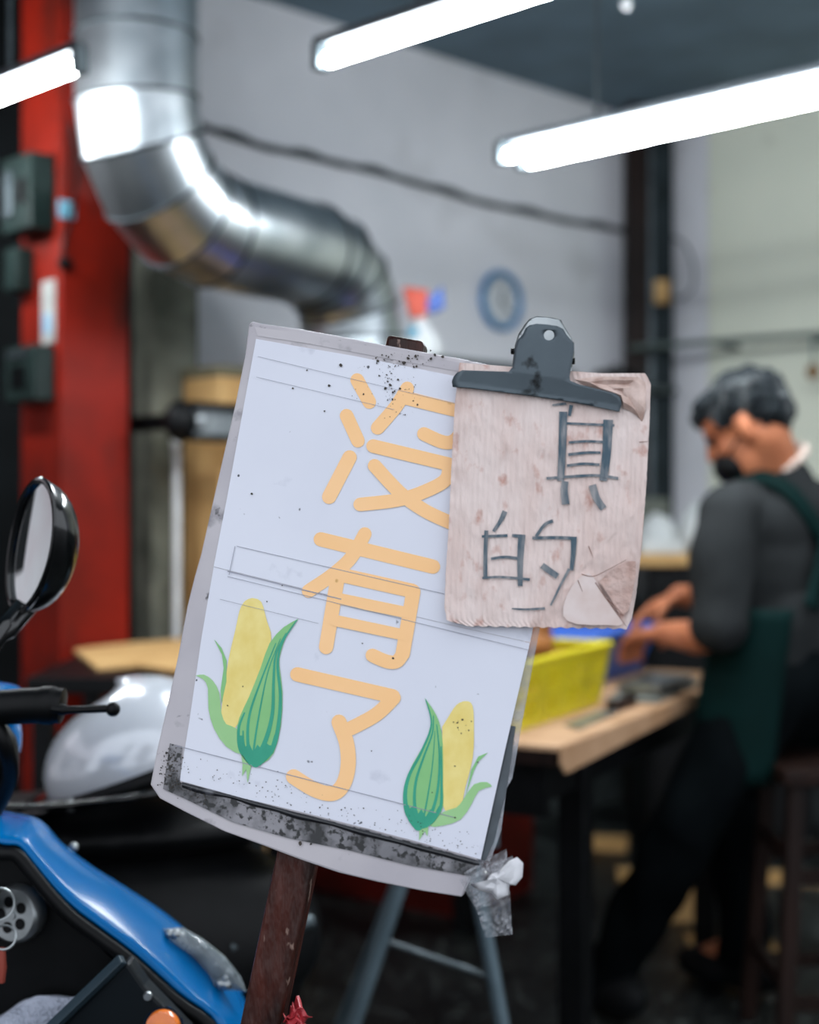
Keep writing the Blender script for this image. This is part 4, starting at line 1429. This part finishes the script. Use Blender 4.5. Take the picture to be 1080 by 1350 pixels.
def edge_r(y):
    pts_ = [(478, 840), (494, 852), (505, 858), (560, 856), (640, 852), (720, 846), (780, 839), (815, 833), (829, 826)]
    for (y0, x0), (y1, x1) in zip(pts_, pts_[1:]):
        if y <= y1:
            return x0 + (x1 - x0) * (y - y0) / (y1 - y0)
    return pts_[-1][1]


def kh(x, y):
    """relief of the board face: flutes, crushed lower corner, torn top corner"""
    L_, R_ = edge_l(y), edge_r(y)
    s = (x - L_) / (R_ - L_)
    h = (0.00018 + 0.0003 * abs(noise.noise(V((x * 0.015, y * 0.02, 11))))) * math.sin(s * math.pi * 2 * 36)
    h += 0.0012 * noise.noise(V((x * 0.03, y * 0.03, 0)))
    h += 0.0006 * noise.noise(V((x * 0.2, y * 0.06, 4)))
    k = (x - 760) + (y - 760) * 0.9
    if k > 0:
        h += -min(k, 60) * 0.00007 + 0.0016 * noise.noise(V((x * 0.05, y * 0.05, 7)))
    return h


nu, nv = 150, 120
mb = MB()


def kface(s, t):
    top = 478 + 14 * min(1, s * 1.3)
    bot = 825 + 4 * s - 8 * max(0, 0.06 - s) / 0.06 + 0.8 * math.sin(s * 90)
    y = top + (bot - top) * t
    L_, R_ = edge_l(y), edge_r(y)
    x = L_ + (R_ - L_) * s + 0.6 * noise.noise(V((y * 0.15, s * 2, 3)))
    return S(x, y, KO + kh(x, y))


mb.grid(kface, nu, nv)
front = list(mb.v)
back = [p - SN * 0.0055 for p in front]
W_ = nu + 1
n0 = len(front)
mb.f = [f[::-1] for f in mb.f]
mb.v += back
mb.f += [tuple(i + n0 for i in f[::-1]) for f in mb.f[:nu * nv]]
bd = [j for j in range(W_)] + [i * W_ + nu for i in range(1, nv + 1)] + [nv * W_ + nu - i for i in range(1, nu + 1)] + [(nv - i) * W_ for i in range(1, nv)]
for a, b in zip(bd, bd[1:] + bd[:1]):
    mb.f.append((a, b, b + n0, a + n0))
mb.build('card', m_kraft, card, angle=60)


def K(x, y, off):
    return S(x, y, KO + max(kh(x, y), 0.0) * 0.6 + off)


def kz(p):
    return [(560 + x / 3, 400 + y / 3) for x, y in p]


flat(MB(), closed_bez(kz([(600, 1095), (650, 1065), (690, 1120), (735, 1195), (785, 1268), (720, 1272), (600, 1268), (548, 1235), (560, 1160)]), 2), 0.0010, K).build(
    'peeled_patch', M('bare_liner', '#dccdc9', 0.9, col2='#cfbab3', scale=40, spec=0.1), card, smooth=False)
flat(MB(), closed_bez(kz([(690, 1100), (760, 1040), (835, 1020), (825, 1130), (805, 1215), (770, 1225), (735, 1165)]), 2), 0.0011, K).build(
    'crushed_patch', M('bruised_kraft', '#cdb4ac', 0.9, col2='#b4958b', scale=60, spec=0.1, bump=0.5, bscale=90), card, smooth=False)
ch1 = MB()
for p, w_, w2 in (([(505, 402), (560, 396)], 2.5, 3.5), ([(580, 402), (572, 445)], 5, 4), ([(548, 428), (545, 560), (538, 702)], 11, 9), ([(726, 460), (720, 590), (706, 702)], 13, 10),
                  ([(560, 474), (750, 482)], 3, 3.5), ([(570, 550), (640, 545), (708, 548)], 3.6, 3), ([(568, 598), (640, 590), (696, 590)], 4, 3.2), ([(563, 642), (625, 634), (692, 638)], 3.6, 3.4),
                  ([(482, 692), (620, 682), (690, 681), (766, 692)], 3.6, 3.8), ([(556, 703), (552, 740), (558, 795)], 9, 10), ([(663, 718), (680, 770), (708, 812)], 10, 9)):
    stroke(ch1, bez(kz(p), 4), w_, 0.0012, w2, K, caps=0)
ch1.build('handwritten_character', m_ink, card, smooth=False)
ch2 = MB()
for p, w_, w2 in (([(318, 822), (300, 860), (272, 902)], 7, 4), ([(244, 898), (240, 1000), (240, 1090)], 5, 5.5), ([(226, 922), (328, 918)], 3.5, 4), ([(345, 918), (396, 922)], 4, 5),
                  ([(384, 915), (378, 1020), (378, 1118)], 10, 6), ([(262, 1010), (320, 1003), (388, 1012)], 3.5, 4), ([(228, 1086), (300, 1082), (416, 1092)], 3, 3.5),
                  ([(508, 860), (475, 875), (440, 922)], 4.5, 4), ([(426, 928), (520, 926), (602, 930)], 4, 4.5), ([(590, 926), (588, 990), (580, 1056)], 8, 5),
                  ([(572, 1050), (540, 1110), (498, 1195)], 4, 2.5), ([(345, 1207), (400, 1210), (476, 1206)], 1.8, 3.4), ([(464, 1036), (526, 1080)], 8, 8)):
    stroke(ch2, bez(kz(p), 4), w_, 0.0012, w2, K, caps=0)
ch2.build('handwritten_character', m_ink, card, smooth=False)
# torn, peeling liner at the top right corner
tear = [(757, 500), (790, 496), (842, 497), (852, 505), (851, 540), (847, 557), (840, 548), (832, 543), (822, 538), (818, 525), (800, 518), (780, 512)]
mb = MB()
vs = []
cen = (822, 512)
for rr, hh in ((1.0, 0.0016), (0.7, 0.005), (0.35, 0.003)):
    for x, y in tear:
        X, Y = cen[0] + (x - cen[0]) * rr, cen[1] + (y - cen[1]) * rr
        vs.append(S(X, Y, KO + hh + 0.004 * noise.noise(V((X * 0.1, Y * 0.1, 9)))))
vs.append(S(*cen, KO + 0.006))
n_ = len(tear)
fs = []
for k in range(2):
    for i in range(n_):
        j = (i + 1) % n_
        fs.append((k * n_ + i, k * n_ + j, (k + 1) * n_ + j, (k + 1) * n_ + i))
fs += [(2 * n_ + i, 2 * n_ + (i + 1) % n_, 3 * n_) for i in range(n_)]
mb.add(vs, [f[::-1] for f in fs]).build('torn_liner', m_kedge, card, angle=20)
mb = MB()
for p in ([(767, 757), (782, 760), (800, 752), (826, 738)], [(762, 765), (768, 780)], [(785, 768), (800, 790), (818, 815), (826, 826)], [(776, 720), (782, 735)], [(843, 583), (855, 582)], [(800, 790), (812, 800), (822, 812)]):
    stroke(mb, bez(p, 3), 1.2, 0.0012, 0.5, K, caps=0)
mb.build('crease_lines', M('crease_brown', '#80594d', 0.9), card, smooth=False, kind='stuff')

# ------------------------------------------------------------------ bulldog clip
cl = thing('bulldog_clip', S(710, 500, 0.02), 'large worn grey steel bulldog clip gripping the cardboard sign', 'clip')
CF = [(596, 503), (598, 497), (603, 491), (610, 488), (640, 489), (671, 490), (676, 484), (678, 470), (679, 460), (682, 450), (690, 440), (693, 433), (698, 429), (708, 427), (722, 428), (735, 430), (743, 434), (747, 441),
      (752, 447), (757, 452), (757, 462), (754, 480), (751, 496), (752, 502), (765, 507), (790, 513), (812, 519), (818, 524), (820, 532), (817, 542)]
LOWE = [(817, 543), (780, 535), (740, 528), (700, 522), (660, 517), (620, 512), (597, 510)]


def clipoff(x, y):
    # distance above the jaw line along the plate
    yl = 510 + (x - 597) * 0.147
    d_ = (yl - y)
    if d_ < 8:
        return 0.0145
    if d_ < 32:
        return 0.0145 + (d_ - 8) / 24 * 0.003
    return 0.0175 + (d_ - 32) * 0.00003


def plate(mb, pts, offf, holes=()):
    q_ = [V((x, y, 0)) for x, y in pts]
    loops = [q_] + [[V((x, y, 0)) for x, y in h] for h in holes]
    allp = [p for l in loops for p in l]
    tris = tessellate_polygon(loops)
    n0 = len(mb.v)
    bm = bmesh.new()
    bv = [bm.verts.new(p) for p in allp]
    for t in tris:
        try:
            bm.faces.new([bv[i] for i in t])
        except ValueError:
            pass
    for it in range(4):
        lg_ = [e for e in bm.edges if e.calc_length() > 9]
        if not lg_:
            break
        bmesh.ops.subdivide_edges(bm, edges=lg_, cuts=1)
        bmesh.ops.triangulate(bm, faces=bm.faces[:])
    bm.verts.index_update()
    pts3 = [S(v.co.x, v.co.y, offf(v.co.x, v.co.y)) for v in bm.verts]
    fcs = []
    for f in bm.faces:
        ids = [v.index for v in f.verts]
        a, b, c = (pts3[i] for i in ids[:3])
        if (b - a).cross(c - a).dot(SN) < 0:
            ids = ids[::-1]
        fcs.append(tuple(ids))
    bm.free()
    mb.add(pts3, fcs)
    return mb


hole = [(724 + 7 * math.cos(2 * math.pi * k / 18), 442 + 7 * math.sin(2 * math.pi * k / 18)) for k in range(18)]
plate(MB(), CF + LOWE, clipoff, [hole]).build('front_plate', m_clip, cl, solid=0.0014, angle=50)
BK = [(x + 3, y + 3) for x, y in CF[:6]] + [(677, 470), (679, 455), (684, 440), (692, 428), (698, 421), (708, 417), (728, 419), (740, 422), (744, 430), (754, 446), (757, 470), (752, 496)] + [(760, 510), (812, 524), (817, 540)]
plate(MB(), BK + [(740, 526), (660, 515), (600, 508)], lambda x, y: -0.0135 - max(0, clipoff(x, y) - 0.0145)).build('back_plate', m_steel, cl, solid=0.0014, angle=50)
MB().tube([S(681, 462, 0.006), S(755, 474, 0.006)], 0.0075, 14).build('spring', m_dsteel, cl)
for x, y in ((676, 463), (756, 476)):
    MB().tube([S(x - 2, y, 0.012), S(x + 2, y, 0.012)], 0.0028, 8).build('spring_end', m_black, cl)
MB().prism([S(x, y, -0.0135) for x, y in ((598, 500), (815, 533), (817, 542), (597, 509))], SN * 0.0015).build('jaw', m_clip, cl, smooth=False)

# ================================================================== BLUE SCOOTER (front left)
sco = thing('blue_scooter', (-0.62, 1.45, 0), 'glossy blue scooter with black handlebar and oval mirror', 'scooter')
SD = 1.5
# mirror
mc = P(40, 722, SD)
mn = V((-0.80, -0.60, 0.02)).normalized()
mu = V((0.50, -0.40, 0.80))
mu = (mu - mn * mu.dot(mn)).normalized()
ms_ = mu.cross(mn).normalized()
mb = MB()
vs, fs = [], []
n_, rings = 36, 9
for i in range(rings + 1):
    t = math.pi / 2 * i / rings
    for k in range(n_):
        a = 2 * math.pi * k / n_
        rr = math.cos(t) ** 0.7 if i < rings else 0.02
        wob = 1 + 0.06 * math.cos(2 * a)
        vs.append(mc + (mu * math.cos(a) * 0.081 + ms_ * math.sin(a) * 0.052 * (1 + 0.12 * math.cos(a))) * rr - mn * (0.046 * math.sin(t)) - mu * 0.012 * math.sin(t))
for i in range(rings):
    for k in range(n_):
        l = (k + 1) % n_
        fs.append((i * n_ + k, (i + 1) * n_ + k, (i + 1) * n_ + l, i * n_ + l))
fs.append(tuple(rings * n_ + k for k in range(n_)))
mshell = mb.add(vs, fs).build('mirror_shell', m_gloss, sco)
MB().add([mc + (mu * math.cos(a) * 0.0755 + ms_ * math.sin(a) * 0.047 * (1 + 0.12 * math.cos(a))) - mn * 0.002 for a in [2 * math.pi * k / 40 for k in range(40)]] + [mc + mn * 0.0015], [(k, (k + 1) % 40, 40) for k in range(40)]).build(
    'mirror_glass', m_mirror, mshell, angle=180)
MB().tube([mc + (mu * math.cos(a) * 0.079 + ms_ * math.sin(a) * 0.050 * (1 + 0.12 * math.cos(a))) for a in [2 * math.pi * k / 40 for k in range(40)]], 0.0035, 8, closed=True).build('mirror_rim', m_gloss, mshell)
sa = mc - mu * 0.07 - mn * 0.02
hb_ = P(-45, 935, SD)
MB().tube(smooth_path([sa + mu * 0.03, sa, P(0, 838, SD), P(-22, 870, SD), hb_ + V((0, 0, 0.02))]), [0.016] * 6 + [0.013] * 6 + [0.009] * 13, 12).build('mirror_stem', m_gloss, sco)
# handlebar, grip and lever
hbx = thing_parent = sco
MB().tube([P(-330, 950, 1.56), P(-200, 945, 1.54), P(-60, 936, SD), P(20, 932, SD)], 0.011, 12).build('handlebar', m_dsteel, sco)
MB().tube(smooth_path([P(-90, 938, SD), P(-20, 934, SD), P(30, 931, SD), P(58, 930, SD), P(74, 930, SD), P(84, 931, SD)], 4), [0.016] * 4 + [0.0185] * 4 + [0.019] * 4 + [0.0205] * 4 + [0.019] * 4 + [0.012], 16).build('switch_housing', m_black, sco)
MB().tube(smooth_path([P(70, 934, SD - 0.012), P(90, 936, SD - 0.012), P(120, 935, SD - 0.01), P(143, 934, SD - 0.008)], 4), [0.0085] * 4 + [0.006] * 8 + [0.005], 12, flat=0.7).build('brake_lever', m_black, sco)
MB().ball(P(149, 935, SD - 0.008), 0.0078, 14, 10).build('lever_knob', m_black, sco)
# headset fairing behind the bar
blob('headset_cover', [('e', P(-40, 975, 1.62), (V((0.058, 0, 0)), V((0, 0.07, 0)), V((0, 0, 0.062)))), ('e', P(-120, 960, 1.62), (V((0.09, 0, 0)), V((0, 0.08, 0)), V((0, 0, 0.07)))),
                       ('e', P(-5, 925, 1.60), (V((0.035, 0, 0)), V((0, 0.05, 0)), V((0, 0, 0.022))))], 0.006, m_blue, sco, smooth=8)
MB().tube(smooth_path([P(-10, 950, 1.50), P(8, 985, 1.50), P(12, 1030, 1.54), P(-20, 1090, 1.6)]), 0.009, 10).build('brake_hose', m_black, sco)
blob('headset_under', [('e', P(-10, 1000, 1.56), (V((0.03, 0, 0)), V((0, 0.03, 0)), V((0, 0, 0.045)))), ('c', [P(-120, 980, 1.6), P(-130, 1200, 1.66)], [0.06, 0.06])], 0.007, m_black, sco, smooth=4)
# leg shield: blue outer shell lofted between an upper and a lower edge
UE = [(-330, 1085), (-150, 1075), (-20, 1072), (20, 1077), (52, 1086), (78, 1114), (120, 1145), (170, 1175), (220, 1208), (275, 1256), (318, 1312), (338, 1380), (345, 1470), (330, 1600)]
LE_ = [(-330, 1130), (-150, 1118), (-20, 1110), (8, 1112), (26, 1114), (42, 1132), (68, 1164), (97, 1194), (134, 1222), (174, 1252), (235, 1306), (290, 1354), (300, 1460), (290, 1600)]
ue = smooth_path([P(x, y, 1.66 - 0.0000 * x) for x, y in UE], 4)
le_ = smooth_path([P(x, y, 1.50) for x, y in LE_], 4)
mb = MB()
m_ = len(ue)
NS = 10
vs = []
for i in range(m_):
    a, b = ue[i], le_[i]
    t_ = (ue[min(i + 1, m_ - 1)] - ue[max(i - 1, 0)]).normalized()
    nn = (b - a).cross(t_).normalized()
    if nn.dot(V((0, -1, 0.6))) < 0:
        nn = -nn
    for j in range(NS + 1):
        s = j / NS
        vs.append(a.lerp(b, s) + nn * 0.012 * math.sin(math.pi * s) ** 0.8)
fs = []
for i in range(m_ - 1):
    for j in range(NS):
        fs.append((i * (NS + 1) + j, i * (NS + 1) + j + 1, (i + 1) * (NS + 1) + j + 1, (i + 1) * (NS + 1) + j))
shell = mb.add(vs, fs).build('leg_shield', m_blue, sco, solid=0.004, angle=180)
# front of the shield goes on downwards and forwards
mb = MB()
vs = []
for i in range(m_):
    a = ue[i]
    for j in range(9):
        s = j / 8
        c = V((-0.62, 1.98, 0.42))
        q2 = a.lerp(V((-0.62, 1.80, a.z * 0.55 + 0.02)), s * 0.9)
        vs.append(q2 + V((0, 0, -0.02)) * math.sin(s * math.pi))
fs = [(i * 9 + j, (i + 1) * 9 + j, (i + 1) * 9 + j + 1, i * 9 + j + 1) for i in range(m_ - 1) for j in range(8)]
mb.add(vs, fs).build('front_cover', m_black, sco, solid=0.003, angle=180)
# black inner trim under the shell, inner panel
MB().tube([p + V((-0.003, -0.002, -0.010)) for p in le_], 0.0075, 10).build('trim_strip', m_black, shell)
inn = [(-330, 1130), (-150, 1122), (-20, 1116), (10, 1122), (40, 1160), (82, 1205), (160, 1275), (250, 1345), (285, 1375), (296, 1460), (286, 1600), (-330, 1600)]
MB().prism([P(x, y, 1.535) for x, y in inn], (0, 0.02, 0)).build('inner_panel', m_black, sco, smooth=False)
# glove box edge strip, knob, key, reflector
MB().tube([P(60, 1362, 1.445), P(162, 1264, 1.455)], 0.0115, 4, flat=0.6).build('pocket_edge', M('slate_plastic', '#2b3a43', 0.45, spec=0.2), sco, smooth=False, bevel=0.002)
MB().prism([P(x, y, 1.455) for x, y in ((70, 1362), (168, 1268), (190, 1300), (250, 1362), (255, 1600), (60, 1600))], (0, 0.03, 0)).build('glove_box', M('slate_black', '#10161a', 0.4, spec=0.15), sco, smooth=False, bevel=0.004)
MB().prism([P(x, y, 1.47) for x, y in ((225, 1338), (248, 1362), (253, 1598), (200, 1598), (200, 1540), (235, 1540))], (0, 0.068, 0)).build('pocket_side', m_black, sco, smooth=False)
dc = P(17, 1206, 1.515)
dn = V((-0.35, -0.92, 0.1)).normalized()
u, w, a = frame(dn)
dk = MB().lathe(dc - dn * 0.02, dn, [(0.029, 0), (0.031, 0.008), (0.0305, 0.018), (0.027, 0.022)], 28).build('round_knob', m_steel, sco)
for k in range(5):
    t = 2 * math.pi * k / 5
    MB().lathe(dc + (u * math.cos(t) + w * math.sin(t)) * 0.014 + dn * 0.001, dn, [(0.006, 0), (0.006, 0.002)], 14).build('recess', m_black, dk)
MB().lathe(dc + dn * 0.001, dn, [(0.005, 0), (0.005, 0.003)], 14).build('screw', m_steel, dk)
MB().torus(P(-2, 1192, 1.46), V((0.5, -0.85, 0.1)), 0.016, 0.0014, 28, 6).build('key_ring', m_steel, sco)
MB().torus(P(5, 1236, 1.46), V((0.2, -0.95, 0.2)), 0.012, 0.0014, 28, 6).build('key_ring', m_steel, sco)
MB().cyl(P(-22, 1190, 1.535), P(-16, 1188, 1.44), 0.011, n=14).build('ignition_key', m_steel, sco)
MB().tube([P(2, 1250, 1.46), P(1, 1275, 1.46), P(0, 1295, 1.46)], [0.004, 0.006, 0.005], 8).build('key_fob', M('red_brown_fob', '#8c3a2c', 0.5), sco)
MB().lathe(P(216, 1354, 1.453), (-0.1, -1, 0.15), [(0.0185, 0), (0.0180, 0.006), (0.0165, 0.010), (0.008, 0.0125)], 28).build('amber_reflector', m_orange, sco)
MB().lathe(P(216, 1354, 1.455), (-0.1, -1, 0.15), [(0.021, 0), (0.021, 0.004)], 28).build('reflector_bezel', m_gloss, sco)
MB().lathe(P(195, 1313, 1.454), (0, -1, 0), [(0.005, 0), (0.004, 0.003)], 12).build('screw', m_steel, sco)
# clear turn lamp on the shell
LP = [(214, 1224), (240, 1222), (268, 1238), (298, 1262), (318, 1288), (326, 1309), (300, 1307), (284, 1306), (274, 1285), (255, 1263), (232, 1248), (216, 1236)]
mb = MB()
cen = V((272, 1264))
vs, fs = [], []
for rr, hh in ((1.0, 0.0), (0.94, 0.010), (0.7, 0.017), (0.35, 0.020)):
    for x, y in LP:
        q2 = cen + (V((x, y)) - cen) * rr
        vs.append(P(q2.x, q2.y, 1.575 - hh))
vs.append(P(cen.x, cen.y, 1.555))
n_ = len(LP)
for k in range(3):
    for i in range(n_):
        j = (i + 1) % n_
        fs.append((k * n_ + i, (k + 1) * n_ + i, (k + 1) * n_ + j, k * n_ + j))
fs += [(3 * n_ + i, 4 * n_, 3 * n_ + (i + 1) % n_) for i in range(n_)]
tl = mb.add(vs, fs).build('turn_lamp', m_lens, sco, angle=50)
for x, y, r in ((224, 1231, 0.005), (232, 1231, 0.006), (240, 1233, 0.004), (291, 1297, 0.006), (297, 1290, 0.004), (298, 1298, 0.006)):
    MB().ball(P(x, y, 1.562), r, 12, 8).build('lamp_reflector', m_steel, tl)
MB().prism([P(cen.x + (x - cen.x) * 0.93, cen.y + (y - cen.y) * 0.93, 1.572) for x, y in LP], (0, 0.004, 0)).build('reflector_plate', m_dsteel, tl, smooth=False)
MB().ball(P(97, 1117, 1.66), 0.006, 10, 8).build('cable_end', m_steel, sco)
MB().tube([P(58, 1108, 1.63), P(75, 1116, 1.63)], 0.005, 8).build('badge', m_tan, sco)
# rest of the scooter below the frame
MB().aabb((-0.82, 0.75, 0.27), (-0.42, 1.53, 0.33)).build('floorboard', m_black, sco, bevel=0.02)
MB().torus((-0.62, 1.74, 0.215), (1, 0, 0), 0.165, 0.05, 36, 12).build('front_tyre', m_black, sco)
MB().lathe((-0.65, 1.74, 0.215), (1, 0, 0), [(0.125, 0), (0.125, 0.06)], 28).build('front_rim', m_dsteel, sco)
for s in (-1, 1):
    MB().cyl((-0.62 + s * 0.085, 1.74, 0.215), (-0.62 + s * 0.06, 1.64, 0.62), 0.016, n=10).build('fork_leg', m_dsteel, sco)
blob('rear_body', [('e', (-0.62, 0.35, 0.5), (V((0.17, 0, 0)), V((0, 0.45, 0)), V((0, 0, 0.2))))], 0.02, m_blue, sco, smooth=4)
blob('seat', [('e', (-0.62, 0.35, 0.68), (V((0.15, 0, 0)), V((0, 0.42, 0)), V((0, 0, 0.07))))], 0.015, m_black, sco, smooth=4)
MB().torus((-0.62, 0.1, 0.215), (1, 0, 0), 0.165, 0.05, 36, 12).build('rear_tyre', m_black, sco)
MB().lathe((-0.65, 0.1, 0.215), (1, 0, 0), [(0.125, 0), (0.125, 0.06)], 28).build('rear_rim', m_dsteel, sco)
# towel in the pocket
tw = MB()


def towel(s, t):
    x = -60 + 195 * s
    yt = 1350 - 58 * (s ** 1.3) + 10 * math.sin(s * 9)
    y = yt + 120 * t
    d_ = 1.513 - 0.008 * math.sin(math.pi * min(1, t * 1.4)) + 0.006 * noise.noise(V((s * 6, t * 5, 2)))
    return P(x, y, d_)


tw.grid(towel, 40, 20)
tw.build('towel', m_towel, solid=0.014, angle=180, label='folded white towel tucked in the scooter pocket', cat='towel')

# ------------------------------------------------------------------ second scooter, black, with a silver helmet on its seat
s2 = thing('black_scooter', (-0.55, 2.15, 0), 'black scooter behind the blue one carrying a helmet', 'scooter')
sx_ = V((0.97, 0.24, 0)).normalized()
sy_ = V((-0.24, 0.97, 0)).normalized()
sc0 = V((-0.48, 2.13, 0))
blob('seat', [('e', sc0 + V((0, 0, 0.704)), (sx_ * 0.36, sy_ * 0.155, V((0, 0, 0.045)))), ('e', sc0 - sx_ * 0.15 + V((0, 0, 0.708)), (sx_ * 0.22, sy_ * 0.15, V((0, 0, 0.040))))], 0.012, m_black, s2, smooth=4)
MB().tube(smooth_path([P(-60, 1062, 1.92), P(40, 1064, 1.90), P(110, 1060, 1.88), P(170, 1052, 1.88), P(215, 1044, 1.90), P(260, 1036, 1.95)]), 0.005, 10).build('grab_rail', m_gloss, s2)
blob('rear_body', [('e', sc0 + V((0, 0, 0.52)), (sx_ * 0.36, sy_ * 0.17, V((0, 0, 0.19)))), ('c', [sc0 + sx_ * 0.15 + V((0, 0, 0.5)), sc0 + sx_ * 0.22 + V((0, 0, 0.30))], [0.13, 0.1])], 0.016, m_black, s2, smooth=5)
for f in (0.16, -0.45):
    c = sc0 + sx_ * f + V((0, 0, 0.22))
    MB().torus(c, sy_, 0.168, 0.05, 36, 12).build('tyre', m_black, s2)
    MB().lathe(c - sy_ * 0.03, sy_, [(0.125, 0), (0.125, 0.06)], 28).build('wheel_rim', m_dsteel, s2)
MB().tube(smooth_path([P(300, 1250, 2.05), P(350, 1230, 2.1), P(410, 1215, 2.15)]), 0.012, 10).build('exhaust_pipe', m_dsteel, s2)
# helmet
hc = P(178, 985, 2.06)
hm = thing('motorcycle_helmet', hc, 'silver half helmet with black rim on the black scooter seat', 'helmet')
mb = MB()
RX, RY, RZ = 0.130, 0.14, 0.100
tilt = Matrix.Rotation(math.radians(-14), 3, 'Y')
vs, fs = [], []
n_, rg = 40, 14
hb0 = hc - V((0, 0, 0.012))
for i in range(rg + 1):
    t = -0.25 + (math.pi / 2 + 0.25) * i / rg
    for k in range(n_):
        a = 2 * math.pi * k / n_
        v = V((RX * math.cos(a) * math.cos(t), RY * math.sin(a) * math.cos(t), RZ * math.sin(t) + 0.012 * math.cos(a)))
        vs.append(hb0 + tilt @ v)
for i in range(rg):
    for k in range(n_):
        l = (k + 1) % n_
        fs.append((i * n_ + k, i * n_ + l, (i + 1) * n_ + l, (i + 1) * n_ + k))
mb.add(vs, fs).build('shell', m_silver, hm, solid=0.006, angle=180)
rimp = [hb0 + tilt @ V((RX * math.cos(a) * 0.985, RY * math.sin(a) * 0.985, -0.25 * RZ + 0.012 * math.cos(a))) for a in [2 * math.pi * k / 40 for k in range(40)]]
MB().tube(rimp, 0.013, 10, closed=True).build('rim_band', m_black, hm)
pk = [hb0 + tilt @ V((RX * math.cos(a) * 1.02 * k - 0.05 * (k - 1) * 4, RY * math.sin(a) * 1.0, -0.22 * RZ - 0.012 * (k - 1) * 5)) for k in (1.0, 1.18) for a in [math.radians(120 + 120 * j / 12) for j in range(13)]]
MB().add(pk, [(j, j + 1, 13 + j + 1, 13 + j) for j in range(12)]).build('visor', m_gloss, hm, solid=0.004, angle=180)
MB().lathe(hb0 + tilt @ V((-0.07, -0.122, -0.03)), (-0.4, -1, 0), [(0.010, 0), (0.009, 0.006), (0.003, 0.008)], 14).build('snap', m_steel, hm)
